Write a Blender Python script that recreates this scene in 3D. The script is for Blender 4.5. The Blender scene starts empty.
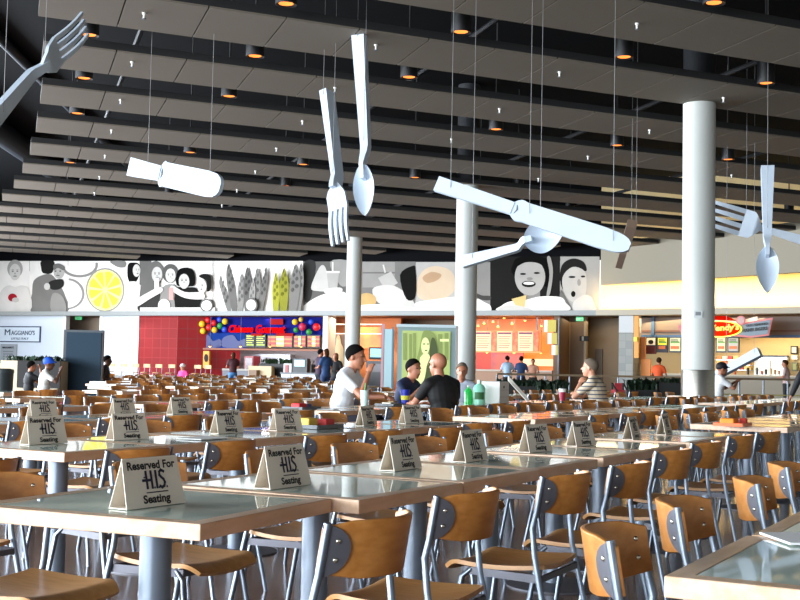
import bpy, bmesh, math, random
from mathutils import Vector, Matrix
random.seed(7)
SC = bpy.context.scene
COL = SC.collection
R = math.radians
# ------------------------------------------------------------------ camera (measured from the photograph)
F = 1200.0; PITCH = math.atan(69/F); ROLL = .02; EYE = 1.17
sp, cp = math.sin(PITCH), math.cos(PITCH)
FW = Vector((0, cp, sp)); U0 = Vector((0, -sp, cp)); R0 = Vector((1, 0, 0))
CR = R0*math.cos(ROLL)+U0*math.sin(ROLL); CU = U0*math.cos(ROLL)-R0*math.sin(ROLL)
EYEP = Vector((0, 0, EYE))
cam = bpy.data.cameras.new('camera'); cam.sensor_width = 36; cam.lens = F/800*36
cam.clip_start = .05; cam.clip_end = 300
co = bpy.data.objects.new('camera', cam); COL.objects.link(co)
M = Matrix((CR, CU, -FW)).transposed().to_4x4(); M.translation = EYEP
co.matrix_world = M; SC.camera = co
def ray(px, py): return FW+CR*((px-400)/F)+CU*((300-py)/F)
def atY(px, py, Y):
    d = ray(px, py); return EYEP+d*(Y/d.y)
def atZ(px, py, z):
    d = ray(px, py); return EYEP+d*((z-EYE)/d.z)
def proj(P):
    v = Vector(P)-EYEP; z = v.dot(FW)
    return 400+F*v.dot(CR)/z, 300-F*v.dot(CU)/z
def onplane(px, py, P0, n):
    d = ray(px, py); return EYEP+d*((P0-EYEP).dot(n)/d.dot(n))
TH = R(29); SA, CA = math.sin(TH), math.cos(TH)
def UV(u, v, z=0): return Vector((u*SA+v*CA, u*CA-v*SA, z))     # u along the rows of tables, v across them
ROWROT = math.atan2(CA, SA)                                     # turns local +x onto +u
# ------------------------------------------------------------------ materials
MATS = {}
def lin(c): return tuple((x/12.92 if x <= .04045 else ((x+.055)/1.055)**2.4) for x in c)
def mat(name, rgb, rough=.5, metal=0., spec=.5, noise=0., nscale=8., stretch=(1, 1, 1), rgb2=None, emit=None, es=0., coat=0., bump=0.):
    if name in MATS: return MATS[name]
    m = bpy.data.materials.new(name); m.use_nodes = True
    nt = m.node_tree; b = nt.nodes['Principled BSDF']
    c = lin(rgb)+(1,)
    b.inputs['Base Color'].default_value = c; b.inputs['Roughness'].default_value = rough
    b.inputs['Metallic'].default_value = metal; b.inputs['Specular IOR Level'].default_value = spec
    b.inputs['Coat Weight'].default_value = coat
    if emit is not None:
        b.inputs['Emission Color'].default_value = lin(emit)+(1,); b.inputs['Emission Strength'].default_value = es
    if noise > 0 or rgb2:
        tc = nt.nodes.new('ShaderNodeTexCoord'); mp = nt.nodes.new('ShaderNodeMapping'); mp.inputs['Scale'].default_value = stretch
        no = nt.nodes.new('ShaderNodeTexNoise'); no.inputs['Scale'].default_value = nscale; no.inputs['Detail'].default_value = 5
        cr = nt.nodes.new('ShaderNodeValToRGB')
        c2 = lin(rgb2) if rgb2 else tuple(x*(1-noise) for x in c[:3])
        cr.color_ramp.elements[0].position = .35; cr.color_ramp.elements[0].color = tuple(c2)+(1,)
        cr.color_ramp.elements[1].position = .65; cr.color_ramp.elements[1].color = c
        nt.links.new(tc.outputs['Object'], mp.inputs['Vector']); nt.links.new(mp.outputs[0], no.inputs['Vector'])
        nt.links.new(no.outputs['Fac'], cr.inputs['Fac']); nt.links.new(cr.outputs[0], b.inputs['Base Color'])
        if bump:
            bu = nt.nodes.new('ShaderNodeBump'); bu.inputs['Strength'].default_value = bump
            nt.links.new(no.outputs['Fac'], bu.inputs['Height']); nt.links.new(bu.outputs[0], b.inputs['Normal'])
    MATS[name] = m; return m
def tilemat(name, rgb, grout, sx, sy, rough, rgb2=None, mort=.02, axes='XZ', off=0.):
    if name in MATS: return MATS[name]
    m = bpy.data.materials.new(name); m.use_nodes = True
    nt = m.node_tree; b = nt.nodes['Principled BSDF']; b.inputs['Roughness'].default_value = rough
    tc = nt.nodes.new('ShaderNodeTexCoord'); se = nt.nodes.new('ShaderNodeSeparateXYZ'); cb = nt.nodes.new('ShaderNodeCombineXYZ')
    br = nt.nodes.new('ShaderNodeTexBrick'); br.offset = off; br.squash = 1
    br.inputs['Color1'].default_value = lin(rgb)+(1,); br.inputs['Color2'].default_value = lin(rgb2 or rgb)+(1,); br.inputs['Mortar'].default_value = lin(grout)+(1,)
    br.inputs['Scale'].default_value = 1; br.inputs['Brick Width'].default_value = sx; br.inputs['Row Height'].default_value = sy; br.inputs['Mortar Size'].default_value = mort
    nt.links.new(tc.outputs['Object'], se.inputs[0])
    nt.links.new(se.outputs[axes[0]], cb.inputs['X']); nt.links.new(se.outputs[axes[1]], cb.inputs['Y'])
    nt.links.new(cb.outputs[0], br.inputs['Vector']); nt.links.new(br.outputs[0], b.inputs['Base Color'])
    MATS[name] = m; return m
maple = mat('maple_edge', (.88, .76, .66), .35, noise=.14, nscale=3, stretch=(2, 9, 9), rgb2=(.81, .67, .54))
chairwood = mat('chair_plywood', (.76, .51, .25), .38, noise=.2, nscale=3.2, stretch=(2.5, 14, 14), rgb2=(.69, .44, .19))
seatwood = mat('seat_plywood', (.78, .58, .37), .4, noise=.2, nscale=3.2, stretch=(14, 2.5, 14), rgb2=(.71, .51, .30))
glassm = mat('table_glass', (.85, .92, .87), .03, spec=.85, noise=.1, nscale=2)
core = mat('table_underside', (.16, .15, .15), .7)
steel = mat('grey_painted_steel', (.43, .47, .52), .38, metal=.35, noise=.06, nscale=20)
chrome = mat('chair_tube_metal', (.47, .51, .56), .33, metal=.8)
bracket = mat('bracket_grey', (.37, .37, .40), .45, metal=.4)
boltm = mat('bolt_metal', (.8, .78, .72), .25, metal=.9)
white_card = mat('sign_card', (.90, .86, .80), .6)
ink = mat('black_ink', (.05, .05, .06), .6)
navy_ink = mat('navy_ink', (.07, .08, .20), .6)
white_paint = mat('white_paint', (.90, .90, .88), .6)
column_paint = mat('column_paint', (.74, .75, .73), .6, noise=.03, nscale=2)
brushed = mat('brushed_steel', (.58, .57, .54), .3, metal=.9, noise=.15, nscale=6, stretch=(1, 1, 30))
alu = mat('sculpture_aluminium', (.76, .81, .86), .40, metal=.0, noise=.05, nscale=4)
cable = mat('steel_cable', (.55, .55, .55), .4, metal=.6)
black = mat('black_matte', (.03, .03, .035), .7)
dark_navy = mat('dark_slate', (.09, .18, .24), .6, spec=.2)
glowcan = mat('lamp_glow', (.9, .5, .2), .5, emit=(1., .52, .22), es=1.6)
# ------------------------------------------------------------------ mesh builder
class MB:
    def __init__(s): s.v = []; s.f = []
    def add(s, vs, fs):
        n = len(s.v); s.v += [Vector(p) for p in vs]; s.f += [tuple(i+n for i in f) for f in fs]; return s
    def box(s, c, d, rz=0., m=None):
        x, y, z = d[0]/2, d[1]/2, d[2]/2
        vs = [Vector((i*x, j*y, k*z)) for i in (-1, 1) for j in (-1, 1) for k in (-1, 1)]
        if rz: vs = [Matrix.Rotation(rz, 3, 'Z') @ p for p in vs]
        vs = [p+Vector(c) for p in vs]
        if m is not None: vs = [m @ p for p in vs]
        return s.add(vs, [(0, 1, 3, 2), (4, 6, 7, 5), (0, 4, 5, 1), (2, 3, 7, 6), (0, 2, 6, 4), (1, 5, 7, 3)])
    def tube(s, pts, r, n=8, cap=True):
        pts = [Vector(p) for p in pts]; rs = r if isinstance(r, (list, tuple)) else [r]*len(pts)
        ring = []; up = None
        for i, p in enumerate(pts):
            t = (pts[min(i+1, len(pts)-1)]-pts[max(i-1, 0)]).normalized()
            if up is None: up = Vector((0, 0, 1)) if abs(t.z) < .9 else Vector((1, 0, 0))
            a = t.cross(up).normalized(); b = a.cross(t).normalized(); up = b
            ring.append([p+(a*math.cos(2*math.pi*k/n)+b*math.sin(2*math.pi*k/n))*rs[i] for k in range(n)])
        vs = [q for g in ring for q in g]; fs = []
        for i in range(len(pts)-1):
            for k in range(n):
                fs.append((i*n+k, (i+1)*n+k, (i+1)*n+(k+1) % n, i*n+(k+1) % n))
        if cap: fs += [tuple(range(n)), tuple(reversed(range((len(pts)-1)*n, len(pts)*n)))]
        return s.add(vs, fs)
    def lathe(s, prof, c=(0, 0, 0), n=20, cap=True):
        c = Vector(c); vs = []
        for r, z in prof: vs += [c+Vector((r*math.cos(2*math.pi*k/n), r*math.sin(2*math.pi*k/n), z)) for k in range(n)]
        fs = []
        for i in range(len(prof)-1):
            for k in range(n): fs.append((i*n+k, i*n+(k+1) % n, (i+1)*n+(k+1) % n, (i+1)*n+k))
        if cap: fs += [tuple(reversed(range(n))), tuple(range((len(prof)-1)*n, len(prof)*n))]
        return s.add(vs, fs)
    def prism(s, poly, a, b, xf):
        n = len(poly)
        vs = [xf(Vector((p[0], p[1], a))) for p in poly]+[xf(Vector((p[0], p[1], b))) for p in poly]
        fs = [tuple(reversed(range(n))), tuple(range(n, 2*n))]+[(i, (i+1) % n, n+(i+1) % n, n+i) for i in range(n)]
        return s.add(vs, fs)
    def grid(s, fn, nu, nv):
        vs = [fn(i/nu, j/nv) for i in range(nu+1) for j in range(nv+1)]
        return s.add(vs, [(i*(nv+1)+j, (i+1)*(nv+1)+j, (i+1)*(nv+1)+j+1, i*(nv+1)+j+1) for i in range(nu) for j in range(nv)])
    def shell(s, fn, nu, nv, th):                                # closed thin solid: fn(a,b)->(point, normal)
        top = [fn(i/nu, j/nv) for i in range(nu+1) for j in range(nv+1)]
        n = len(top); w = nv+1
        vs = [p+q*th/2 for p, q in top]+[p-q*th/2 for p, q in top]; fs = []
        for i in range(nu):
            for j in range(nv):
                a, b, c, d = i*w+j, (i+1)*w+j, (i+1)*w+j+1, i*w+j+1
                fs += [(a, b, c, d), (n+d, n+c, n+b, n+a)]
        edge = [i*w for i in range(nu+1)]+[nu*w+j for j in range(1, nv+1)]+[i*w+nv for i in range(nu-1, -1, -1)]+[j for j in range(nv-1, 0, -1)]
        for k in range(len(edge)):
            a, b = edge[k], edge[(k+1) % len(edge)]; fs.append((b, a, n+a, n+b))
        return s.add(vs, fs)
    def ball(s, c, r, n=12, m=8, rot=None):
        c = Vector(c); r = r if isinstance(r, (tuple, list)) else (r, r, r)
        vs = []
        for i in range(1, m):
            a = math.pi*i/m
            for k in range(n):
                p = Vector((r[0]*math.sin(a)*math.cos(2*math.pi*k/n), r[1]*math.sin(a)*math.sin(2*math.pi*k/n), r[2]*math.cos(a)))
                vs.append(c+(rot @ p if rot else p))
        t, b = Vector((0, 0, r[2])), Vector((0, 0, -r[2]))
        vs += [c+(rot @ t if rot else t), c+(rot @ b if rot else b)]
        fs = [(i*n+k, (i+1)*n+k, (i+1)*n+(k+1) % n, i*n+(k+1) % n) for i in range(m-2) for k in range(n)]
        T = (m-1)*n
        fs += [(T, k, (k+1) % n) for k in range(n)]+[(T+1, (m-2)*n+(k+1) % n, (m-2)*n+k) for k in range(n)]
        return s.add(vs, fs)
    def build(s, name, m, parent=None, smooth=False, loc=None, fix=True):
        me = bpy.data.meshes.new(name); me.from_pydata(s.v, [], s.f)
        if fix:
            bm = bmesh.new(); bm.from_mesh(me); bmesh.ops.recalc_face_normals(bm, faces=bm.faces); bm.to_mesh(me); bm.free()
        me.materials.append(m)
        if smooth: me.shade_smooth()
        o = bpy.data.objects.new(name, me); COL.objects.link(o)
        if parent: o.parent = parent
        if loc is not None: o.location = loc
        return o
def sharp(o, ang=40):
    m = o.data; m.shade_smooth()
    try: m.set_sharp_from_angle(angle=R(ang))
    except Exception: pass
    return o
def bevel(o, w, seg=2):
    b = o.modifiers.new('bevel', 'BEVEL'); b.width = w; b.segments = seg; b.limit_method = 'ANGLE'; return o
def tag(o, label, cat, group=None, kind=None):
    o['label'] = label; o['category'] = cat
    if group: o['group'] = group
    if kind: o['kind'] = kind
    return o
def thing(name, label, cat, loc=(0, 0, 0), rz=0., group=None):
    o = bpy.data.objects.new(name, None); o.empty_display_size = .1; COL.objects.link(o)
    o.location = loc; o.rotation_euler = (0, 0, rz); return tag(o, label, cat, group)
def struct(o):
    o['kind'] = 'structure'; return o
KIDS = {}
def kids(o): return [c for c in o.children]
def copy_tree(o, parent=None, ks=None):
    c = o.copy(); COL.objects.link(c)
    if parent: c.parent = parent
    for ch in list(o.children): copy_tree(ch, c)
    return c
def place(proto, used, loc, rz, label, group=None):
    if not used: o = proto; used.append(1)
    else: o = copy_tree(proto)
    o.location = loc; o.rotation_euler = (0, 0, rz); o['label'] = label
    if group: o['group'] = group
    return o
ORD = 'first second third fourth fifth sixth seventh eighth ninth tenth eleventh twelfth thirteenth fourteenth fifteenth sixteenth seventeenth eighteenth nineteenth twentieth'.split()
def text_mesh(name, body, m, parent=None, size=1., bold=.0, depth=0., width=None, align='CENTER', shear=0., space=1.):
    cu = bpy.data.curves.new(name, 'FONT'); cu.body = body; cu.size = size; cu.align_x = align; cu.align_y = 'CENTER'
    cu.offset = bold; cu.extrude = depth; cu.shear = shear; cu.space_character = space; cu.resolution_u = 3
    t = bpy.data.objects.new(name, cu); COL.objects.link(t)
    bpy.context.view_layer.update()
    me = bpy.data.meshes.new_from_object(t.evaluated_get(bpy.context.evaluated_depsgraph_get()))
    COL.objects.unlink(t); bpy.data.objects.remove(t); bpy.data.curves.remove(cu)
    me.materials.clear(); me.materials.append(m)
    if width:
        xs = [v.co.x for v in me.vertices]; k = width/(max(xs)-min(xs)); mid = (max(xs)+min(xs))/2
        for v in me.vertices: v.co.x = (v.co.x-mid)*k
    o = bpy.data.objects.new(name, me); COL.objects.link(o)
    if parent: o.parent = parent
    return o
# ------------------------------------------------------------------ the hall
CZ = 6.5
P0 = Vector((-22, 66, 0)); P1 = Vector((8.7, 52, 0)); P2 = Vector((22, 42.6, 0))
W1 = (P1-P0).normalized(); N1 = Vector((W1.y, -W1.x, 0))          # N1 faces the camera
if N1.y > 0: N1 = -N1
W2 = (P2-P1).normalized(); N2 = Vector((W2.y, -W2.x, 0))
if N2.y > 0: N2 = -N2
def w1(px, py, off=0.): return onplane(px, py, P0-N1*off, N1)      # off > 0 lies behind the mural wall
def w2(px, py, off=0.): return onplane(px, py, P1-N2*off, N2)
SOF = 3.67
floorm = tilemat('floor_tile', (.45, .36, .31), (.33, .28, .25), .6, .6, .16, rgb2=(.49, .39, .34), mort=.006, axes='XY')
fl = MB().box((-1, 30, -.1), (62, 104, .2)).build('floor', floorm); struct(fl)
plen = mat('plenum_black', (.025, .03, .042), .9, spec=.1)
struct(MB().box((-1, 30, 9.6), (62, 104, .2)).build('ceiling', plen))
stripm = mat('ceiling_panel_grey', (.43, .395, .35), .75, noise=.06, nscale=.6)
seamm = mat('ceiling_seam', (.10, .10, .10), .8)
PH = R(65.3); SD = Vector((math.sin(PH), math.cos(PH), 0)); SN = Vector((-math.cos(PH), math.sin(PH), 0))
PSH = R(-18); SH = Vector((math.sin(PSH), math.cos(PSH), 0))      # direction of the panel joints
k_ = 1/SH.dot(SN); SHW = SH*k_                                     # one metre across the strip, along the joint
def inhall(p):                                                     # plan test: in front of the back walls and right of the left wall
    return (p-P0).dot(N1) > .02 if True else False
n = 0
for i in range(-3, 14):
    wA = 17.26+3.24*i; wB = wA+1.70
    tt = wA-19.1; l0 = 2.56+.155*tt-.0033*tt*tt if tt < 20 else 4.34-.05*(tt-20)
    if i < -1: l0 = .5
    back = MB(); pan = MB()
    def pt(l, w, z): return SD*l+SHW*(w)+Vector((0, 0, z))
    # panels run from l0 until the strip meets the back wall / right side
    step = 1.22; l = l0-(SHW.dot(SD))*wA; k = 0; cnt = 0
    while k < 46:
        a, b = l+k*step+.012, l+(k+1)*step-.012
        q = [pt(a, wA, CZ), pt(b, wA, CZ), pt(b, wB, CZ), pt(a, wB, CZ)]
        k += 1
        ok = all((p-P0).dot(N1) > .05 and (p-P1).dot(N2) > .05 and p.x < 27 and p.x > -23.5 for p in q)
        if not ok:
            if cnt: break
            continue
        cnt += 1
        pan.add(q+[p+Vector((0, 0, .03)) for p in q], [(0, 1, 2, 3), (7, 6, 5, 4), (0, 4, 5, 1), (1, 5, 6, 2), (2, 6, 7, 3), (3, 7, 4, 0)])
        if cnt == 1: A = q
        B = q
    if not cnt: continue
    c4 = [A[0], B[1], B[2], A[3]]; up = [p+Vector((0, 0, .031)) for p in c4]; up2 = [p+Vector((0, 0, .16)) for p in c4]
    back.add(up+up2, [(0, 1, 2, 3), (7, 6, 5, 4), (0, 4, 5, 1), (1, 5, 6, 2), (2, 6, 7, 3), (3, 7, 4, 0)])
    o = struct(pan.build('ceiling_strip', stripm)); struct(back.build('ceiling_strip_backing', seamm))
# rails above the strips, running along the panel joints
for t in (-9, -3.5, 2, 7.5, 13, 18.5):
    a = SD*t+SHW*6+Vector((0, 0, 6.95)); m_ = MB(); pts = []
    q = 0
    while q < 60 and (a+SHW*q-P0).dot(N1) > .3 and (a+SHW*q-P1).dot(N2) > .3: q += 1
    m_.tube([a, a+SHW*(q-1)], .05, 6)
    struct(m_.build('trim_ceiling_rail', mat('rail_dark', (.16, .16, .17), .6)))
ductm = mat('duct_dark', (.13, .16, .20), .55, metal=.3)
for j, (a, b, r) in enumerate([((-12.5, 14, 9.08), (-15, 60, 9.08), .42), ((-9.2, 10, 9.36), (-11.5, 52, 9.36), .14), ((-4, 14, 9.05), (12, 21, 9.05), .45)]):
    o = MB().tube([a, b], r, 14).build('air_duct', ductm, smooth=True)
    tag(o, ['large round dark duct high above the ends of the ceiling strips', 'slim dark pipe running beside the large duct at left', 'round dark duct crossing above the nearest ceiling strips'][j], 'duct')
# side walls with tall windows (daylight comes in on the left and behind the camera)
wallm = mat('wall_warm_grey', (.74, .72, .67), .7)
wallw = mat('wall_white', (.88, .90, .92), .6)
def wallbox(name, a, b, z0, z1, m, th=.2, back=None):
    a = Vector((a[0], a[1], 0)); b = Vector((b[0], b[1], 0)); d = (b-a); L = d.length; d.normalize(); nn = Vector((d.y, -d.x, 0))
    if back is not None and nn.dot(back) < 0: nn = -nn
    q = [a, b, b+nn*th, a+nn*th]
    m_ = MB(); m_.add([Vector((p.x, p.y, z)) for z in (z0, z1) for p in q], [(0, 1, 2, 3), (7, 6, 5, 4), (0, 4, 5, 1), (1, 5, 6, 2), (2, 6, 7, 3), (3, 7, 4, 0)])
    return m_.build(name, m)
XL = -24.5
struct(wallbox('wall_left', (XL, -14), (XL, 70), 0, .5, wallm, .2, Vector((-1, 0, 0))))
struct(wallbox('wall_left', (XL, -14), (XL, 70), 6.3, 9.5, plen, .2, Vector((-1, 0, 0))))
fr = mat('window_frame_dark', (.25, .26, .28), .5)
for i in range(14):
    y = -14+i*6
    m_ = MB()
    for k in range(3): m_.box((XL-.1, y+k*3, 3.4), (.12, .12, 5.8))
    m_.box((XL-.1, y+3, 3.4), (.1, 6, .1))
    struct(m_.build('window_%d' % (i+1), fr))
struct(wallbox('wall_right', (29, -14), (29, 44), 0, 9.5, wallm, .2, Vector((1, 0, 0))))
struct(wallbox('wall_back', (XL, -14), (29, -14), 0, .6, wallm, .2, Vector((0, -1, 0))))
struct(wallbox('wall_back', (XL, -14), (29, -14), 5.6, 9.5, wallm, .2, Vector((0, -1, 0))))
for i in range(9):
    m_ = MB(); x = XL+i*6
    for k in range(3): m_.box((x+k*3, -14.1, 3.1), (.12, .12, 5.0))
    m_.box((x+3, -14.1, 3.1), (6, .1, .1))
    struct(m_.build('window_%d' % (i+20), fr))
# upper back wall with the mural, ledge, soffit
muralbg = mat('mural_white', (.93, .92, .90), .55)
P1e = P1
struct(wallbox('wall_mural', P0-W1*3, P1, SOF+.0, 6.08, muralbg, .3, -N1)); struct(wallbox('wall_mural_head', P0-W1*3, P1, 6.08, 9.5, plen, .3, -N1))
ledgem = mat('ledge_grey', (.58, .60, .60), .6)
m_ = MB()
def slab(mb, a, b, nrm, d0, d1, z0, z1):
    q = [a+nrm*d0, b+nrm*d0, b+nrm*d1, a+nrm*d1]
    mb.add([Vector((p.x, p.y, z)) for z in (z0, z1) for p in q], [(0, 1, 2, 3), (7, 6, 5, 4), (0, 4, 5, 1), (1, 5, 6, 2), (2, 6, 7, 3), (3, 7, 4, 0)])
    return mb
slab(m_, P0-W1*3, P1+W1*.15, N1, -.3, .55, SOF-.03, SOF+.19)
struct(m_.build('trim_mural_ledge', ledgem))
m_ = MB(); slab(m_, P1, P2+W2*6, N2, -.3, .55, SOF-.03, SOF+.22); struct(m_.build('trim_cove_ledge', mat('ledge_beige', (.70, .66, .58), .6)))
# cove wall at the right with a projecting fascia in front of its top
covem = mat('cove_plaster', (.93, .84, .62), .6)
struct(wallbox('wall_cove', P1, P2+W2*6, SOF+.0, 9.5, covem, .3, -N2))
za = w2(600, 285.7).z; qb = None
s_ = (377-272)/(za-EYE); Yb = F/s_; qb = atY(800, 272, Yb)
fa = Vector((P1.x-.05, P1.y-.3, 0)); fb = Vector((qb.x, qb.y, 0)); fd = (fb-fa).normalized(); fb2 = fb+fd*7
fas = wallbox('wall_fascia', fa, fb2, za, CZ+.3, mat('fascia_beige', (.57, .54, .47), .7), .25, Vector((0, 1, 0))); struct(fas)
# storefront recess shell: ceiling, rear wall, floor is shared
DEEP = 5.0
def recess(a, b, nrm, name, m, mc):
    m_ = MB(); slab(m_, a, b, nrm, -DEEP-.2, -.0, SOF+.0, SOF+.2); struct(m_.build('ceiling_'+name, mc))
    m_ = MB(); slab(m_, a, b, nrm, -DEEP-.3, -DEEP, 0, SOF); struct(m_.build('wall_'+name, m))
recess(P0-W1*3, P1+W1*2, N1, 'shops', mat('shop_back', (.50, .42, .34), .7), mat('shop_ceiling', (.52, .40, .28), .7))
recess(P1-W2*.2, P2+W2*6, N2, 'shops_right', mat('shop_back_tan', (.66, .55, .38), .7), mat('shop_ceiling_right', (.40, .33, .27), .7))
# ------------------------------------------------------------------ columns
def column(px, w, ybase, yref, label, clad):
    s = w/.63; Y = F/s; p = atY(px, yref, Y)
    t = thing('round_column', label, 'column', (p.x, p.y, 0))
    MB().lathe([(.315, .3), (.315, CZ+.06)], n=40, cap=True).build('shaft', column_paint, t, smooth=False)
    sharp(t.children[0])
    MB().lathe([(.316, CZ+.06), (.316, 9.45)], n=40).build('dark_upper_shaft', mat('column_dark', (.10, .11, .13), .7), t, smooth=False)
    if clad: sharp(MB().lathe([(.322, 0), (.322, clad-.02), (.316, clad)], n=40).build('metal_cladding', brushed, t))
    return t, p
colR, pR = column(698, 32.3, 0, 345, 'thick pale round column at right with brushed metal base', 1.27)
colM, pM = column(465.3, 21.9, 0, 330, 'pale round column right behind the illuminated poster kiosk', .9)
colL, pL = column(353.3, 15.3, 0, 310, 'slimmest and farthest pale round column behind the hanging fork and spoon', .9)
sg = MB(); q = Vector((pR.x, pR.y, 0)); d = (EYEP-q); d.z = 0; d.normalize(); zc = atY(698, 315, pR.y).z
pl = MB().box((0, 0, 0), (.16, .012, .13)).build('notice_plate', mat('notice_grey', (.72, .74, .74), .5)); pl.location = q+d*.325+Vector((-.0, 0, zc)); pl.rotation_euler = (0, 0, math.atan2(d.x, -d.y)*1.0)
tag(pl, 'small square notice fixed high on the right-hand round column', 'notice')
nq = MB().box((0, -.009, .01), (.10, .004, .07)).build('notice_print', mat('notice_ink', (.45, .46, .47), .6), pl)
# ------------------------------------------------------------------ furniture prototypes
TL, TW, TT, TZ = .775, .83, .046, .74
def make_table():
    t = thing('dining_table', 'table', 'table')
    b = .055; m_ = MB()
    x, y = TL/2, TW/2
    ring = [(x, y), (-x, y), (-x, -y), (x, -y)]; inn = [(p-math.copysign(b, p), q-math.copysign(b, q)) for p, q in ring]
    m_.add([Vector((p, q, z)) for z in (TZ-TT, TZ) for p, q in ring+inn], [f for i in range(4) for f in ((8+i, 8+(i+1) % 4, 12+(i+1) % 4, 12+i), (i, 4+i, 4+(i+1) % 4, (i+1) % 4), (i, (i+1) % 4, 8+(i+1) % 4, 8+i), (4+i, 12+i, 12+(i+1) % 4, 4+(i+1) % 4))])
    bevel(m_.build('edge_frame', maple, t), .003)
    MB().box((0, 0, TZ-TT+.012), (TL-2*b, TW-2*b, .022)).build('underside_panel', core, t)
    MB().box((0, 0, TZ-.010), (TL-2*b-.002, TW-2*b-.002, .018)).build('glass_inset', glassm, t)
    sharp(MB().lathe([(.05, .02), (.05, TZ-TT+.001)], n=28).build('pedestal_leg', steel, t))
    MB().box((0, 0, TZ-TT-.004), (.34, .34, .008)).build('mounting_plate', bracket, t)
    sharp(MB().lathe([(.26, 0), (.26, .008), (.05, .022)], n=32).build('floor_base', bracket, t))
    return t
def panel_fn(a, b):                                               # backrest: a across, b up
    X = (a-.5)*2; hw = .205
    z0 = .645+.022*max(0, abs(X)-.55)**1.2*2.2; z1 = .79-.016*max(0, abs(X)-.72)*3+.004*(1-X*X)
    z = z0+(z1-z0)*b
    y = -.285+.115*X*X-.16*(z-.72)
    nrm = Vector((-1.12*X, 1, .16)).normalized()
    return Vector((hw*X*(1-.0*X*X), y, z)), nrm
def seat_fn(a, b):                                                # seat shell: a across, b from back to front
    X = (a-.5)*2; w = .185+.02*math.sin(b*math.pi); y = -.195+.40*b
    z = .445+.012*X*X-.012*math.sin(b*math.pi)
    n = Vector((-.1*X, 0, 1))
    if b > .84:
        k = (b-.84)/.16; z -= .034*k*k; n = Vector((0, .75*k, 1))
    r = 1-.10*max(0, (b-.86)/.14)**2-.05*max(0, (.1-b)/.1)**2
    return Vector((w*X*r, y, z)), n.normalized()
def make_chair(full=True):
    t = thing('dining_chair', 'chair', 'chair')
    bp = MB().shell(panel_fn, 14 if full else 8, 4, .013)
    st = MB().shell(seat_fn, 14 if full else 6, 30 if full else 8, .016)
    legs = []; frame = MB(); plates = []; bolts = []
    r = .0112; ns = 8 if full else 5
    for s in (-1, 1):
        yb = lambda z: -.285+.115-.16*(z-.72)-.010
        legs.append(MB().tube([(s*.205, yb(.788)-.004, .788), (s*.206, yb(.66)-.003, .66), (s*.206, -.158, .60), (s*.207, -.168, .5), (s*.232, -.275, 0)], r, ns))
        legs.append(MB().tube([(s*.165, .10, .425), (s*.172, .135, .395), (s*.205, .20, 0)], r, ns))
        frame.add([(s*.205, -.19, .40), (s*.205, -.19, .43), (s*.168, .13, .432), (s*.168, .13, .405), (s*.197, -.19, .40), (s*.197, -.19, .43), (s*.160, .13, .432), (s*.160, .13, .405)],
                  [(0, 1, 2, 3), (7, 6, 5, 4), (0, 4, 5, 1), (1, 5, 6, 2), (2, 6, 7, 3), (3, 7, 4, 0)])
        # half-oval bracket on the outer face of the backrest
        pp = MB()
        def pf(a, b, s=s):
            th = -math.pi/2+math.pi*b; X = s*(1.0-.27*a*math.cos(th)); z = .720+.066*math.sin(th)
            p, nn = panel_fn(.5+X/2*1.0, max(0, min(1, (z-.655)/.13))); p = Vector((.205*X, p.y, z))
            return p-nn*.0105, nn
        pp.shell(pf, 4, 10, .006); plates.append(pp)
        bb = []
        for z in (.697, .745):
            p, nn = panel_fn(.5+s*.86/2, (z-.655)/.13)
            ro = nn.to_track_quat('Z', 'Y').to_matrix()
            m_ = MB().ball(p-nn*.014, (.0075, .0075, .004), 8, 5, ro); m_.ball(p+nn*.0075, (.0075, .0075, .0035), 8, 5, ro); bb.append(m_)
        bolts.append(bb)
    frame.box((0, -.188, .415), (.40, .012, .022)); frame.box((0, .12, .416), (.33, .012, .022))
    if full:
        bevel(sharp(bp.build('backrest', chairwood, t), 50), .003); sharp(st.build('seat', seatwood, t), 50)
        for m_ in legs: sharp(m_.build('leg', chrome, t), 60)
        frame.build('seat_frame', bracket, t)
        for m_, bb in zip(plates, bolts):
            pl = sharp(m_.build('back_bracket', bracket, t), 50)
            for b_ in bb: b_.build('bolt', boltm, pl, smooth=True)
    else:                                                        # far copies: same shape, one mesh with several materials
        allm = MB(); idx = []
        for m_, k in [(bp, 0), (st, 1)]+[(l, 2) for l in legs]+[(frame, 3)]+[(p, 3) for p in plates]:
            n0 = len(allm.f); allm.add(m_.v, m_.f); idx += [k]*(len(allm.f)-n0)
        bpy.data.objects.remove(t)
        t = allm.build('dining_chair', chairwood, fix=True)
        for m_ in (seatwood, chrome, bracket): t.data.materials.append(m_)
        for p, k in zip(t.data.polygons, idx): p.material_index = k
        tag(t, 'chair', 'chair')
    return t
def make_far_table():
    t = thing('dining_table', 'table', 'table'); b = .055; m_ = MB(); x, y = TL/2, TW/2
    m_.box((0, 0, TZ-TT/2-.002), (TL, TW, TT)).build('edge_frame', maple, t)
    MB().box((0, 0, TZ-.001), (TL-2*b, TW-2*b, .006)).build('glass_inset', glassm, t)
    MB().lathe([(.05, 0), (.05, TZ-TT)], n=10).build('pedestal_leg', steel, t)
    MB().lathe([(.26, 0), (.26, .01), (.05, .02)], n=14).build('floor_base', bracket, t)
    return t
T0 = make_table(); C0 = make_chair(True); CF = make_chair(False); TF = make_far_table()
uT, uC, uCF, uTF = [], [], [], []
VR = lambda k: .08-2.13*k                                         # right-hand edge of row k
RNAME = ['right-hand row', 'nearest reserved row', 'second reserved row', 'third reserved row', 'fourth row', 'fifth row', 'sixth row', 'seventh row', 'eighth row', 'ninth row', 'tenth row', 'eleventh row', 'twelfth row', 'thirteenth row', 'fourteenth row']
rnd = random.Random(3)
chairs = []                                                       # (u, v, facing(+1 = toward +v), row, block name, full)
tables = []
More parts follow.
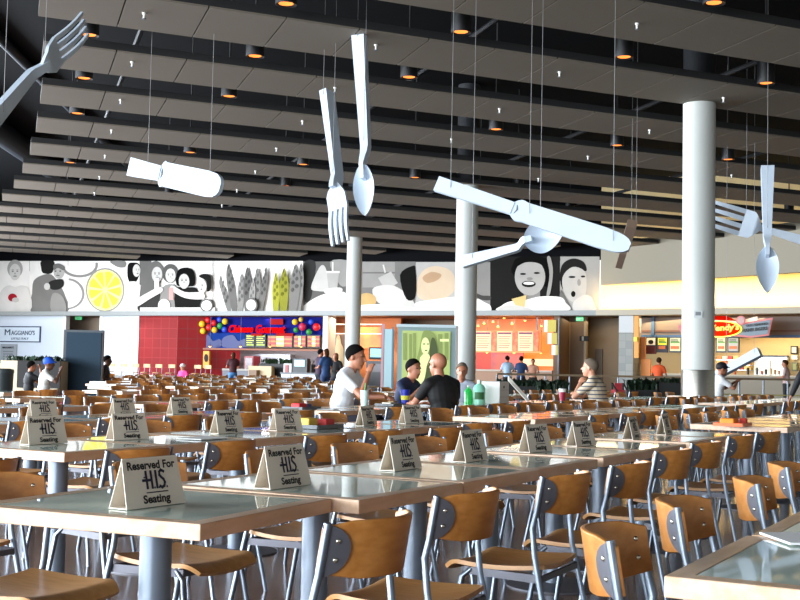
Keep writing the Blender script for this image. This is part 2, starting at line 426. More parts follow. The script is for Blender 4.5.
near = {0: [2.55, 3.345, 4.125, 4.905],
        1: [2.61, 3.395, 4.19, 4.97, 5.86, 6.64, 7.61, 8.39],
        2: [4.26, 5.04, 5.82, 6.60, 7.40, 8.18],
        3: [5.35, 6.13, 6.91, 7.69, 8.47], 4: [6.75, 7.53, 8.31], 5: [8.0, 8.8]}
jit = {(1, 0): 0, (1, 1): .03, (1, 2): .025, (1, 3): .01, (1, 4): 0, (1, 5): -.01, (1, 6): -.04, (1, 7): -.04}
for k, us in near.items():
    for i, u in enumerate(us): tables.append((u+TL/2, VR(k)-TW/2+jit.get((k, i), rnd.uniform(-.01, .01)), k, 'near', i))
rc = {(1, 'R'): [2.72, 3.46, 4.31, 5.01, 6.06, 6.89, 7.83, 8.54], (1, 'L'): [2.86, 3.62, 4.46, 5.17, 5.95, 6.9, 7.75, 8.7],
      (2, 'R'): [3.28, 4.2, 4.97, 5.78, 6.5, 7.16, 7.95, 8.6], (2, 'L'): [4.6, 5.45, 6.2, 7.0, 7.8, 8.5],
      (0, 'L'): [2.89, 3.66, 4.60, 5.48, 6.4], (3, 'R'): [5.7, 6.5, 7.2, 8.05, 8.85], (3, 'L'): [5.75, 6.6, 7.3, 8.1, 8.8], (4, 'R'): [7.1, 7.9, 8.7], (4, 'L'): [7.1, 7.95, 8.7], (5, 'R'): [8.3, 9.1]}
VC = {(1, 'R'): [-1.79, -1.87, -1.87, -1.85, -1.96, -2.01, -2.04, -2.02], (2, 'R'): [-3.85, -3.84, -3.92, -3.86, -3.89, -3.80], (0, 'L'): [-.75, -.80, -.79, -.85, -.85]}
for (k, s), us in rc.items():
    for i, u in enumerate(us):
        if s == 'R': v = VR(k)+(.20 if k == 1 else .25)+rnd.uniform(-.02, .02)
        else: v = VR(k)-TW-(.07 if k == 0 else .03 if k == 1 else .12)
        if (k, s) in VC and i < len(VC[(k, s)]): v = VC[(k, s)][i]
        chairs.append([u, v, s, k, 'near', i, rnd.uniform(-.05, .05)+(.11 if k == 0 else 0)])
starts = {'middle': (10.2, 9), 'far': (18.7, 9), 'farther': (27.0, 9), 'farthest': (35.3, 9)}
fronts = {1: 10.5, 2: 10.1, 3: 10.2, 4: 9.9, 5: 10.06}
POSTS = [(pR.x, pR.y), (pM.x, pM.y), (pL.x, pL.y)]
def blocked(p, r=.55):
    if any((p.x-a)**2+(p.y-b)**2 < (r+.35)**2 for a, b in POSTS): return True
    if p.y > 26.2 and p.x > 2.2: return True                     # behind the railing
    if p.y > 25.2 and -.9 < p.x < 2.4 and p.y < 31: return True   # the poster kiosk
    if p.y > 17.5 and proj((p.x, p.y, .7))[0] < 104 and p.y < 36: return True        # planter, dark board
    if (p-P0).dot(N1) < 6.8: return True
    if p.y > 40 and p.x > -3.6: return True
    return False
for bn, (u0, nt) in starts.items():
    for k in range(1, 15):
        us = fronts.get(k, u0) if bn == 'middle' else u0
        for i in range(nt):
            u = us+i*.79; v = VR(k)-TW/2
            p = UV(u+TL/2, v); px, py = proj((p.x, p.y, TZ))
            if px < -15 or px > 815 or blocked(p): continue
            if bn in ('farther', 'farthest') and px > 330: continue
            tables.append((u+TL/2, v, k, bn, i))
            for s in 'RL':
                if bn in ('farther', 'farthest') and rnd.random() < .35: continue
                vv = VR(k)+.24 if s == 'R' else VR(k)-TW-.12
                q = UV(u+.4, vv); cx, cy = proj((q.x, q.y, .7))
                if not (-8 < cx < 808) or blocked(q, .3): continue
                chairs.append([u+.4+rnd.uniform(-.06, .06), vv+rnd.uniform(-.04, .06), s, k, bn, i, rnd.uniform(-.12, .12)])
SEATS = {}
# ------------------------------------------------------------------ people
SKIN = mat('skin', (.78, .56, .45), .5); SKIN2 = mat('skin_tan', (.66, .43, .32), .5); SKIN3 = mat('skin_deep', (.38, .25, .19), .5)
HAIRD = mat('hair_dark', (.055, .045, .04), .9, spec=.1); HAIRG = mat('hair_grey', (.42, .37, .32), .9, spec=.1); HAIRB = mat('hair_brown', (.22, .14, .09), .9, spec=.1)
def cap_mesh(mb, p0, r0, p1, r1, n=12):
    p0 = Vector(p0); p1 = Vector(p1); d = p1-p0; L = max(d.length, 1e-5); d /= L
    q = d.to_track_quat('Z', 'Y').to_matrix(); prof = []
    for i in range(1, 5): a = math.pi/2*(1-i/4); prof.append((r0*math.cos(a), -r0*math.sin(a)))
    for i in range(0, 4): a = math.pi/2*i/4; prof.append((r1*math.cos(a), L+r1*math.sin(a)))
    vs = []
    for r, z in prof: vs += [p0+q @ Vector((r*math.cos(2*math.pi*k/n), r*math.sin(2*math.pi*k/n), z)) for k in range(n)]
    fs = [(i*n+k, i*n+(k+1) % n, (i+1)*n+(k+1) % n, (i+1)*n+k) for i in range(len(prof)-1) for k in range(n)]
    vs += [p0-d*r0, p1+d*r1]; N = len(prof)*n
    fs += [(N, (k+1) % n, k) for k in range(n)]+[(N+1, N-n+k, N-n+(k+1) % n) for k in range(n)]
    mb.add(vs, fs)
def fuse(name, mb, m, voxel, parent, smooth=5):
    """union of overlapping closed shapes -> one continuous smooth skin"""
    o = mb.build(name, m, None)
    r = o.modifiers.new('r', 'REMESH'); r.mode = 'VOXEL'; r.voxel_size = voxel
    s = o.modifiers.new('s', 'SMOOTH'); s.factor = .5; s.iterations = smooth
    bpy.context.view_layer.update()
    me = bpy.data.meshes.new_from_object(o.evaluated_get(bpy.context.evaluated_depsgraph_get()))
    o.modifiers.clear(); o.data = me; me.shade_smooth()
    if not me.materials: me.materials.append(m)
    o.parent = parent; return o
def rotz(a): return Matrix.Rotation(a, 3, 'Z')
def person(label, loc, face, sc=1., seated=True, lean=.12, twist=0., hands=None, shirt=(.8, .8, .8), pants=(.15, .18, .28), skin=SKIN, hair=None, bald=False, hairlen='short',
           head_yaw=0., head_pitch=0., sleeve='short', lod=0, shirtmat=None, hat=None, thick=1., shorts=False):
    """local frame: facing +y, +x is the person's right hand; hands = ((elbow, hand), (elbow, hand)) right then left"""
    t = thing('person', label, 'person', loc, face); t.scale = (sc, sc, sc)
    vox = (.0085, .016, .026)[lod]
    pz = .55 if seated else .95
    pel = Vector((0, 0, pz)); ax = Vector((0, math.sin(lean), math.cos(lean)))
    ab = pel+ax*.17; ch = pel+ax*.36+Vector((0, -.01, 0)); nb = pel+ax*.50; k = thick
    body = MB(); sh = MB(); tr = MB()
    rot = Matrix.Rotation(-lean, 3, 'X')
    def torso(m_, g):
        m_.ball(pel+Vector((0, 0, .0)), (.165*k+g, .125*k+g, .13+g), 16, 10, rot)
        m_.ball(ab, (.155*k+g, .118*k+g, .16+g), 16, 10, rot)
        m_.ball(ch, (.175*k+g, .118*k+g, .19+g), 16, 10, rot)
        for s in (-1, 1):
            cap_mesh(m_, ch+ax*.12+Vector((s*.06, 0, .02)), .075+g, ch+ax*.11+Vector((s*.165*k, 0, .0)), .062+g)
    torso(body, -.008); torso(sh, .010)
    neck = nb+ax*.02; hd = nb+ax*.10+Vector((0, .03, .078))
    cap_mesh(body, nb-ax*.06, .062, hd-Vector((0, .015, .03)), .054)
    H = Matrix.Rotation(head_yaw, 3, 'Z') @ Matrix.Rotation(-head_pitch, 3, 'X')
    def hp(x, y, z): return hd+H @ (Vector((x, y, z))*1.1)
    body.ball(hp(0, -.012, .045), tuple(1.1*q_ for q_ in (.076, .097, .088)), 16, 12, H); body.ball(hp(0, .022, -.02), tuple(1.1*q_ for q_ in (.058, .068, .088)), 14, 10, H)
    cap_mesh(body, hp(0, .055, -.085), .026, hp(0, .05, -.07), .034)
    cap_mesh(body, hp(0, .088, .022), .009, hp(0, .108, -.018), .014)
    for s in (-1, 1):
        body.ball(hp(s*.077, -.012, .005), tuple(1.1*q_ for q_ in (.010, .020, .032)), 8, 6, H)
        body.ball(hp(s*.030, .074, .036), tuple(1.1*q_ for q_ in (.024, .014, .010)), 8, 6, H)                 # brow
    cap_mesh(body, hp(-.02, .084, -.048), .009, hp(.02, .084, -.048), .009)            # lips
    hands = hands or (((.26, .05, pz+.22), (.20, .30, pz+.20)), ((-.26, .05, pz+.22), (-.20, .30, pz+.20)))
    for s, (el, hn) in zip((1, -1), hands):
        sd = ch+ax*.11+Vector((s*.175*k, 0, 0)); el = Vector(el); hn = Vector(hn)
        cap_mesh(body, sd, .050, el, .039); cap_mesh(body, el, .039, hn, .026)
        d = (hn-el).normalized(); side = d.cross(Vector((0, 0, 1)))
        if side.length < .2: side = Vector((1, 0, 0))
        side.normalize(); up = side.cross(d).normalized()
        palm = hn+d*.05
        ro = Matrix((side, d, up)).transposed()
        body.ball(palm, (.042, .052, .018), 12, 8, ro)
        if lod < 2:
            for j, (o_, l_) in enumerate(((-.030, .062), (-.010, .072), (.010, .068), (.030, .052))):
                a = palm+d*.038+side*o_; b_ = a+d*l_*.55-up*.012; c_ = b_+d*l_*.25-up*.032
                cap_mesh(body, a, .0098, b_, .009, 8); cap_mesh(body, b_, .009, c_, .008, 8)
            a = palm+side*(-s*.034)-d*.015; cap_mesh(body, a, .012, a+side*(-s*.028)+d*.045-up*.012, .009, 8)
        e2 = sd+(el-sd)*(.62 if sleeve == 'short' else 1.)
        cap_mesh(sh, sd, .064, e2, .058 if sleeve == 'short' else .052)
        if sleeve == 'long': cap_mesh(sh, el, .052, el+(hn-el)*.9, .036)
        hipx = s*.095
        hip = pel+Vector((hipx, .02, -.03))
        if seated: kn = Vector((s*.13, .44, .52)); an = Vector((s*.13, .40, .09)); toe = Vector((s*.14, .53, .04))
        else: kn = Vector((s*.10, .03, .50)); an = Vector((s*.11, -.02, .09)); toe = Vector((s*.13, .12, .04))
        cap_mesh(body, hip, .078, kn, .052); cap_mesh(body, kn, .050, an, .036); cap_mesh(body, an-Vector((0, .02, .04)), .038, toe, .034)
        cap_mesh(tr, hip, .092, kn, .067)
        if not shorts: cap_mesh(tr, kn, .067, an+Vector((0, 0, .0)), .055)
    tr.ball(pel+Vector((0, 0, -.02)), (.182*k, .142*k, .12), 16, 10)
    fuse('body', body, skin, vox, t)
    sm = shirtmat or mat('shirt_%d_%d_%d' % tuple(int(c*100) for c in shirt), shirt, .75, noise=.05, nscale=14)
    so = fuse('shirt', sh, sm, vox*1.15, t, 3)
    fuse('shorts' if shorts else 'trousers', tr, mat('pants_%d_%d_%d' % tuple(int(c*100) for c in pants), pants, .8), max(vox*1.3, .014), t, 3)
    eyes = MB(); 
    if lod < 2:
        for s in (-1, 1):
            MB().ball(hp(s*.030, .0845, .022), (.012, .007, .0065), 8, 6, H).build('eye', black, t, smooth=True)
    hm = MB()
    if hair and not hat:
        lo = (.30 if bald else -.15)
        def cap(a, b):
            th = 2*math.pi*a-math.pi/2; sn = math.sin(th)
            ph = b*math.pi*(.56-.23*sn)
            x, y, z = math.sin(ph)*math.cos(th), math.sin(ph)*math.sin(th), math.cos(ph)
            nn = Vector((x, y, z)); g = .0045
            return hp(x*(.076+g), -.012+y*(.097+g), .045+z*(.088+g*1.6)), H @ nn
        hm.shell(cap, 28, 10, .006)
        if hairlen == 'long':
            hm.ball(hp(0, -.06, -.02), (.085, .065, .14), 12, 8, H); fuse('hair', hm, hair, max(vox, .010), t, 2)
        else: hm.build('hair', hair, t, smooth=True)
    if hat:
        hc = mat('hat_%d_%d_%d' % tuple(int(c*100) for c in hat), hat, .7)
        h2 = MB(); h2.ball(hp(0, -.012, .058), (.097, .118, .096), 16, 10, H)
        h2.ball(hp(0, .09, .045), (.08, .08, .013), 14, 6, H)
        fuse('cap', h2, hc, max(vox, .011), t, 2)
    return t
def uvface(du, dv):                                               # heading (local +y) along a direction given in u,v
    d = UV(du, dv)-UV(0, 0); return math.atan2(-d.x, d.y)
def pat_stripes():
    m = bpy.data.materials.new('striped_polo'); m.use_nodes = True; nt = m.node_tree; b = nt.nodes['Principled BSDF']; b.inputs['Roughness'].default_value = .8
    tc = nt.nodes.new('ShaderNodeTexCoord'); wv = nt.nodes.new('ShaderNodeTexWave'); wv.wave_type = 'BANDS'; wv.bands_direction = 'Z'; wv.inputs['Scale'].default_value = 5.6
    cr = nt.nodes.new('ShaderNodeValToRGB'); e = cr.color_ramp.elements; e[0].position = .16; e[0].color = lin((.33, .35, .40))+(1,); e[1].position = .27; e[1].color = lin((.80, .74, .64))+(1,)
    nt.links.new(tc.outputs['Object'], wv.inputs['Vector']); nt.links.new(wv.outputs['Fac'], cr.inputs['Fac']); nt.links.new(cr.outputs[0], b.inputs['Base Color']); return m
def solve_px(px, v, z=1.0, lo=3., hi=60.):
    best = min((abs(proj(UV(u_*.05, v, z))[0]-px), u_*.05) for u_ in range(int(lo*20), int(hi*20))); return best[1]
PEOPLE = []; EXTRA = []
def at_seat(u, v, s, extra=None):
    PEOPLE.append((u, v, s))
    d = -1 if s == 'R' else 1
    q = UV(u, v+(-.02 if s == 'R' else .02)); return (q.x, q.y, 0), uvface(0, d)
# seated at the third row beyond the cross aisle (row 3, middle block)
v3R, v3L = VR(3)+.38, VR(3)-TW-.38
l, a = at_seat(solve_px(336, v3L-.05, .7), v3L-.05, 'L')
person('man in white t-shirt with dark hair, hand raised to his chin', l, a+.12, 1.07, lean=.30, hands=(((.27, .40, .80), (.13, .42, 1.04)), ((-.22, .30, .78), (-.10, .52, .785))), shirt=(.93, .95, .97), pants=(.2, .2, .25), skin=SKIN2, hair=HAIRD, head_pitch=.06, head_yaw=.1)
l, a = at_seat(solve_px(448, v3R, .7), v3R, 'R')
person('bald man in black t-shirt with his back to the camera', l, a-.40, 1.0, lean=.24, hands=(((.30, .20, .80), (.12, .46, .79)), ((-.30, .20, .80), (-.16, .44, .79))), shirt=(.035, .035, .04), pants=(.12, .12, .14), skin=SKIN2, hair=None, head_yaw=.1, thick=1.12)
l, a = at_seat(solve_px(397, v3L, .8), v3L, 'L')
person('man in navy blue shirt leaning on the table beside the green poster', l, a-.1, .97, lean=.34, hands=(((.26, .34, .80), (.08, .44, 1.0)), ((-.24, .36, .80), (-.02, .44, 1.0))), shirt=(.09, .15, .28), pants=(.15, .16, .2), skin=SKIN2, hair=HAIRD, head_yaw=-.15, lod=1)
l, a = at_seat(solve_px(461, v3L-.1, .8), v3L-.1, 'L')
person('grey-haired man in pale striped shirt facing the camera', l, a-1.15, .93, lean=.10, shirt=(.66, .70, .76), pants=(.2, .2, .2), skin=SKIN2, hair=HAIRG, lod=1)
l, a = at_seat(solve_px(604, v3R+.05, .8), v3R+.05, 'R')
person('grey-haired man in striped polo resting his chin on his hand', l, a+.1, 1.02, lean=.28, hands=(((.24, .36, .80), (.10, .40, .84)), ((-.22, .36, .80), (-.06, .32, .99))), shirtmat=pat_stripes(), pants=(.25, .25, .22), skin=SKIN, hair=HAIRG, head_pitch=-.1, thick=1.1)
# elsewhere in the hall
def spot(px, Y, z=0.):
    EXTRA.append(atY(px, 370, Y))
    p = atY(px, 370, Y); return (p.x, p.y, z)
person('person in white t-shirt and blue cap eating near the planter', spot(43, 23.5), R(-75), .92, lean=.15, hands=(((.24, .28, .85), (.06, .36, 1.1)), ((-.24, .28, .85), (-.05, .36, 1.1))), shirt=(.85, .85, .83), pants=(.45, .12, .15), skin=SKIN3, hat=(.08, .32, .80), lod=1)
person('person in black t-shirt and pale shorts drinking beside the planter', spot(29, 25.5), R(-60), .86, lean=.05, hands=(((.24, .28, .9), (.04, .26, 1.2)), ((-.24, .28, .85), (-.15, .36, .8))), shirt=(.06, .06, .08), pants=(.75, .70, .63), skin=SKIN2, hair=HAIRD, lod=1, shorts=True)
person('person in dark purple top half hidden behind the dark slate board', spot(104, 31.5), R(-90), 1., lean=.1, shirt=(.13, .08, .16), pants=(.1, .1, .12), skin=SKIN3, hair=HAIRD, lod=2)
person('small figure in white hat and pink shirt by the red tile wall', spot(184, 42), R(150), .88, lean=.1, shirt=(.82, .18, .48), pants=(.3, .3, .4), skin=SKIN, hat=(.92, .90, .90), lod=2)
person('woman in maroon top and blue skirt standing by the red counter', spot(233, 46), R(20), .95, False, .0, shirt=(.24, .07, .10), pants=(.25, .45, .65), skin=SKIN2, hair=HAIRB, hairlen='long', lod=2)
person('woman in sleeveless blue dress queuing beside the white checkout counter', spot(326, 38), R(40), 1.0, False, .0, shirt=(.12, .25, .42), pants=(.12, .22, .38), skin=SKIN2, hair=HAIRB, hairlen='long', lod=2)
person('person in dark purple shirt standing left of the woman in blue', spot(319, 39.5), R(-60), 1.0, False, .05, shirt=(.20, .10, .20), pants=(.1, .1, .15), skin=SKIN2, hair=HAIRD, lod=2)
person('person in black standing behind the man in white t-shirt', spot(336, 38.8), R(160), .93, False, .05, shirt=(.05, .05, .06), pants=(.05, .06, .1), skin=SKIN2, hair=HAIRD, hairlen='long', lod=2)
person('customer in light blue shirt and dark trousers at the orange counter', spot(507.5, 47), R(10), 1.0, False, .05, shirt=(.66, .76, .86), pants=(.07, .07, .10), skin=SKIN2, hair=HAIRD, lod=2)
person('customer in dark blue shirt at the orange counter', spot(521, 47.5), R(-15), 1.0, False, .05, shirt=(.14, .25, .42), pants=(.1, .14, .25), skin=SKIN2, hair=HAIRD, lod=2)
person('worker with dark hair behind the orange counter', spot(533, 51.6), R(170), .97, False, .1, shirt=(.75, .55, .45), pants=(.1, .1, .1), skin=SKIN2, hair=HAIRD, lod=2)
person('person in orange shirt standing at the burger counter by the planters', spot(658.5, 41), R(-30), .98, False, .05, shirt=(.85, .32, .10), pants=(.15, .12, .1), skin=SKIN2, hair=HAIRB, lod=2)
person('person in white shirt and dark cap beside the steel column base', spot(716, 25.6), R(-85), 1.06, lean=.16, hands=(((.24, .28, .85), (.06, .42, .98)), ((-.24, .28, .85), (-.06, .42, .98))), shirt=(.86, .87, .88), pants=(.2, .2, .25), skin=SKIN2, hat=(.06, .07, .10), lod=1)
person('worker in pale shirt behind the burger counter at far right', spot(786.5, 40.5), R(60), .98, False, .05, shirt=(.78, .66, .64), pants=(.15, .15, .15), skin=SKIN2, hair=HAIRB, lod=2)
person('person in black jacket and jeans standing at the right edge', spot(824, 16.6), R(20), 1.0, False, .12, hands=(((.34, .10, 1.15), (.42, .28, .88)), ((-.36, .06, 1.17), (-.44, .14, .90))), shirt=(.07, .07, .09), pants=(.16, .24, .38), skin=SKIN2, hair=HAIRD, sleeve='long', lod=1)
# ------------------------------------------------------------------ set out tables and chairs
for u, v, s in PEOPLE:                                            # each of them sits on a chair of the row
    k = round((.08-(v+(TW if s == 'L' else 0)))/2.13)
    cand = [c for c in chairs if c[3] == k and c[2] == s and c[4] == 'middle']
    c = min(cand, key=lambda c: abs(c[0]-u)); c[0], c[1], c[6] = u, v, 0.
    for o in cand:
        if o is not c and abs(o[0]-u) < .5: chairs.remove(o)
keep = lambda p, r: all((p.x-e.x)**2+(p.y-e.y)**2 > r*r for e in EXTRA)
tables = [t for t in tables if keep(UV(t[0], t[1]), .72)]
chairs = [c for c in chairs if keep(UV(c[0], c[1]), .50)]
BN = {'near': 'near', 'middle': 'middle', 'far': 'far', 'farther': 'farther', 'farthest': 'farthest'}
tables.sort(key=lambda t: (t[3], t[2], t[0]))
cnt = {}
for u, v, k, bn, i in tables:
    c = cnt.get((k, bn), 0); cnt[(k, bn)] = c+1
    p = UV(u, v)
    if bn == 'near': lab = 'maple-edged glass table, %s from the front in the %s' % (ORD[c], RNAME[k])
    else: lab = 'maple-edged glass table, %s along the %s row of the %s seating block' % (ORD[c], ORD[k-1], bn)
    far = p.y > 15
    o = place(TF if far else T0, uTF if far else uT, (p.x, p.y, 0), ROWROT+(rnd.uniform(-.006, .006) if (k, bn) != (1, 'near') else 0), lab, 'square tables in rows')
    if (k, bn, c) == (1, 'near', 0):                              # the first table stands slightly askew, turned about its right front corner
        piv = UV(u-TL/2, v+TW/2); q = p-piv; a5 = R(5); q = Matrix.Rotation(a5, 3, 'Z') @ q; o.location = (piv.x+q.x, piv.y+q.y, 0); o.rotation_euler = (0, 0, ROWROT+a5)
chairs.sort(key=lambda c: (c[4], c[3], c[2], c[0]))
cnt = {}; nch = 0
for u, v, s, k, bn, i, jr in chairs:
    c = cnt.get((k, s, bn), 0); cnt[(k, s, bn)] = c+1
    p = UV(u, v); side = 'right' if s == 'R' else 'left'
    if bn == 'near': lab = 'tan plywood chair, %s from the front on the %s side of the %s' % (ORD[c], side, RNAME[k])
    else: lab = 'tan plywood chair, %s along the %s side of the %s row, %s block' % (ORD[c], side, ORD[k-1], bn)
    far = p.y > 13.5
    o = place(CF if far else C0, uCF if far else uC, (p.x, p.y, 0), uvface(0, -1 if s == 'R' else 1)+jr, lab, 'plywood chairs along the tables')
    nch += 1
print('TABLES', len(tables), 'CHAIRS', nch)
# ------------------------------------------------------------------ reserved signs
def make_sign():
    t = thing('reserved_sign', 'sign', 'sign')
    L, Hh, D, th = .262, .147, .036, .0025                        # local x along the ridge, printed face toward -y
    c = MB()
    for s in (-1, 1):
        n = Vector((0, s*Hh, D)).normalized()*th
        a, b, e, g = Vector((-L/2, s*D, 0)), Vector((L/2, s*D, 0)), Vector((L/2*.93, 0, Hh)), Vector((-L/2*.93, 0, Hh))
        c.add([a, b, e, g, a-n, b-n, e-n, g-n], [(0, 1, 2, 3), (7, 6, 5, 4), (0, 4, 5, 1), (1, 5, 6, 2), (2, 6, 7, 3), (3, 7, 4, 0)])
    c.box((0, 0, .0015), (L*.99, 2*D-.006, .003))
    c.build('folded_card', white_card, t)
    al = math.atan2(Hh, D); S = math.hypot(Hh, D)
    Mx = Matrix.Translation((0, -D, 0)) @ Matrix.Rotation(al, 4, 'X') @ Matrix.Translation((0, 0, .0012))
    def put(o, x, y): o.data.transform(Mx @ Matrix.Translation((x, y, 0))); return o
    put(text_mesh('lettering', 'Reserved For', ink, t, .034, .0011, width=.212), .0, S*.83)
    put(text_mesh('lettering', 'Seating', ink, t, .034, .0011, width=.120), .004, S*.15)
    lg = MB(); idm = lambda p: p
    def bar(x0, y0, x1, y1): lg.prism([(x0, y0), (x1, y0), (x1, y1), (x0, y1)], 0, .0008, idm)
    bar(-.037, 0, -.028, .056); bar(-.015, 0, -.006, .056); bar(-.052, .023, -.007, .031); bar(-.044, .034, -.036, .038); bar(.006, 0, .015, .056)
    bar(-.003, .000, .002, .006); bar(.017, 0, .022, .006); bar(.052, 0, .057, .006)
    sp_ = [(.047, .050), (.036, .055), (.028, .049), (.027, .040), (.034, .033), (.043, .026), (.047, .017), (.042, .006), (.032, .002), (.024, .006)]
    for a, b in zip(sp_, sp_[1:]):
        a = Vector(a); b = Vector(b); d = (b-a).normalized()*.0036; nn = Vector((-d.y, d.x))*1.15
        lg.prism([tuple(a-d-nn), tuple(b+d-nn), tuple(b+d+nn), tuple(a-d+nn)], 0, .0008, idm)
    bar(-.040, -.012, .056, -.0088)
    lo = lg.build('logo', navy_ink, t); put(lo, .002, S*.355)
    return t
S0 = make_sign(); uS = []
def sign(px0, py0, px1, py1, v, label, rz=0., half=False):
    a, b = atZ(px0, py0, TZ), atZ(px1, py1, TZ); u = None
    um = solve_px((px0+px1)/2+(2.5 if px1-px0 > 35 else .5), v+.05, .82, 2, 14)
    p = UV(um, v); o = place(S0, uS, (p.x, p.y, TZ+.0012), 0, label, 'reserved signs on the tables')
    o.rotation_euler = (0, 0, ROWROT+rz)
    return o
SIGNS = [(133, 512, 189, 505, -2.44, 'largest white tent sign on the table nearest the camera at left', -.02),
         (272, 490, 313, 484, -2.46, 'white tent sign second from the front in the nearest reserved row', .0),
         (396, 471, 426, 466, -2.50, 'white tent sign third from the front in the nearest reserved row', .03),
         (471, 462, 493, 457, -2.48, 'white tent sign fourth from the front in the nearest reserved row', .02),
         (535, 452, 554, 449, -2.50, 'white tent sign fifth from the front in the nearest reserved row', -.10),
         (581, 445, 599, 442, -2.50, 'white tent sign sixth from the front in the nearest reserved row', -.10),
         (636, 438, 642, 436, -2.50, 'narrow-looking tent sign seventh in the nearest reserved row, second from its far end', .10),
         (667, 434, 675, 431, -2.52, 'tent sign at the far end of the nearest reserved row', .10),
         (29, 444.5, 65, 443, -4.70, 'white tent sign on the first table of the second reserved row', -.05),
         (121, 440, 152, 439, -4.66, 'white tent sign second from the front in the second reserved row', -.12),
         (223, 433, 247, 432, -4.68, 'white tent sign third from the front in the second reserved row', -.02),
         (280, 431, 305, 431, -4.60, 'white tent sign fourth from the front in the second reserved row', -.15),
         (361, 426, 380, 424, -4.62, 'white tent sign fifth in the second reserved row, near the man in white', .12),
         (410, 424, 424, 423, -4.56, 'white tent sign at the far end of the second reserved row beside the bald man', -.1),
         (32, 415, 57, 415, -6.75, 'white tent sign at the left end of the third reserved row', -.05),
         (118, 413, 139, 413, -6.72, 'white tent sign second from the left in the third reserved row', .0),
         (175, 415, 194, 415, -6.74, 'white tent sign third from the left in the third reserved row', -.05)]
for a in SIGNS: sign(*a)
# ------------------------------------------------------------------ giant hanging cutlery
def lerp(a, b, t): return a+(b-a)*t
def interp(tab, x):
    for (x0, y0), (x1, y1) in zip(tab, tab[1:]):
        if x <= x1: 
            k = (x-x0)/(x1-x0) if x1 > x0 else 0; return y0+(y1-y0)*k
    return tab[-1][1]
def sculpt(kind, label, A, B, w, hint, cables=(.1, .9), hl=.5, m=None, thick=None, zc=8.4, hf=1.):
    m = m or alu
    a = atY(*A); b = atY(*B); L = (b-a).length; X = (b-a).normalized(); Z = Vector(hint); Z = (Z-X*Z.dot(X)).normalized(); Y = Z.cross(X)
    s = F/A[2]; W = w/s; th = thick or W*.30
    t = thing({'fork': 'hanging_fork', 'spoon': 'hanging_spoon', 'knife': 'hanging_knife'}[kind], label, 'sculpture', tuple(a))
    def P(x, y, z): return X*x*L+Y*y+Z*z
    def bar(tab, ztab, n, mid=0.):                                # tapered solid strip with a bend
        def fn(p, q):
            x = lerp(tab[0][0], tab[-1][0], p); h = interp(tab, x)
            return P(x, (q-.5)*2*h, interp(ztab, x)), Z
        return fn
    hw = W/2
    if kind == 'knife':
        sharp(MB().shell(bar([(0, hw*.78), (hl-.02, hw*.62)], [(0, 0), (1, 0)], 1), 6, 2, th).build('handle', m, t), 30)
        tab = [(hl-.025, hw*.62), (hl, hw*1.05), (hl+.02, hw*1.15), (hl+.03, hw*1.0), (.86, hw*1.05), (.94, hw*.95), (.98, hw*.72), (1, hw*.35)]
        sharp(MB().shell(bar(tab, [(0, 0), (1, 0)], 1), 36, 4, th*.7).build('blade', m, t), 30)
        c = MB().tube([P(hl-.01, -hw*.75, th*.1), P(hl+.004, 0, th*.42), P(hl-.01, hw*.75, th*.1)], th*.14, 8); c.build('bolster', mat('bolster_grey', (.45, .49, .54), .5, metal=.3), t)
    elif kind == 'spoon':
        zt = [(0, 0), (hl, 0), (hl+.09, W*.42), (hl+.14, W*.38), (1, W*.38)]
        sharp(MB().shell(bar([(0, hw*.62*hf), (hl, hw*.36*hf), (hl+.10, hw*.20), (hl+.17, hw*.16)], zt, 1), 22, 2, th).build('handle', m, t), 30)
        x0 = hl+.09
        def bowl(p, q):
            x = lerp(x0, 1, p); f = math.sin(math.pi*min(1, max(0, p)))**.62*(1.05-.22*p); y = (q-.5)*2
            d = W*.34*(1-y*y)*math.sin(math.pi*p)**.8
            return P(x, y*hw*(f+.012), W*.40-d), (Z+Y*y*.5*f).normalized()
        sharp(MB().shell(bowl, 26, 10, th*.28).build('bowl', m, t), 60)
    else:
        zt = [(0, 0), (hl, 0), (hl+.05, W*.20), (hl+.1, W*.30), (hl+.22, W*.22), (1, W*.42)]
        sharp(MB().shell(bar([(0, hw*.62*hf), (hl, hw*.36*hf), (hl+.09, hw*.24)], zt, 1), 22, 2, th).build('handle', m, t), 30)
        tab = [(hl+.05, hw*.24), (hl+.085, hw*.62), (hl+.13, hw*.98), (hl+.22, hw)]
        sharp(MB().shell(bar(tab, zt, 1), 16, 4, min(.05, th*.45)).build('head', m, t), 40)
        for j in range(4):
            y0 = (j-1.5)*hw*.54
            def tine(p, q, y0=y0):
                x = lerp(hl+.215, 1, p); h = hw*.165*(1-.45*p*p)
                return P(x, y0*1.02+(q-.5)*2*h, interp(zt, x)+W*.10*math.sin(math.pi*p)), Z
            sharp(MB().shell(tine, 12, 2, min(.05, th*.42)).build('tine', m, t), 40)
    for c in cables:
        p = P(c, 0, th*.5); MB().tube([p, Vector((p.x, p.y, zc-a.z))], .004, 5).build('hanging_cable', cable, t)
    return t
sculpt('fork', 'giant fork hanging at top left with tines pointing up', (-22, 138, 13.0), (74, 24, 15.2), 33, (.75, -.55, -.35), (.62, .2), .52, thick=.085)
sculpt('knife', 'short bright white giant knife hanging at left', (131, 167, 20), (221.5, 187, 19), 24, (-.55, -.83, .05), (.22, .9), .37)
sculpt('fork', 'giant fork hanging points down, left of the tall spoon', (327, 92, 20), (346, 246, 19.2), 22, (-.50, -.86, 0), (.04, .55), .56, thick=.26, hf=.62)
sculpt('spoon', 'tall giant spoon hanging bowl down beside the fork', (359, 33, 19), (370, 219, 18.2), 23, (-.42, -.9, .0), (.03, .6), .64, thick=.12)
sculpt('knife', 'longest giant knife hanging at centre, blade sloping down to the right', (437, 184, 16), (630, 247, 15), 20, (-.12, -.95, .1), (.08, .5, .92), .43)
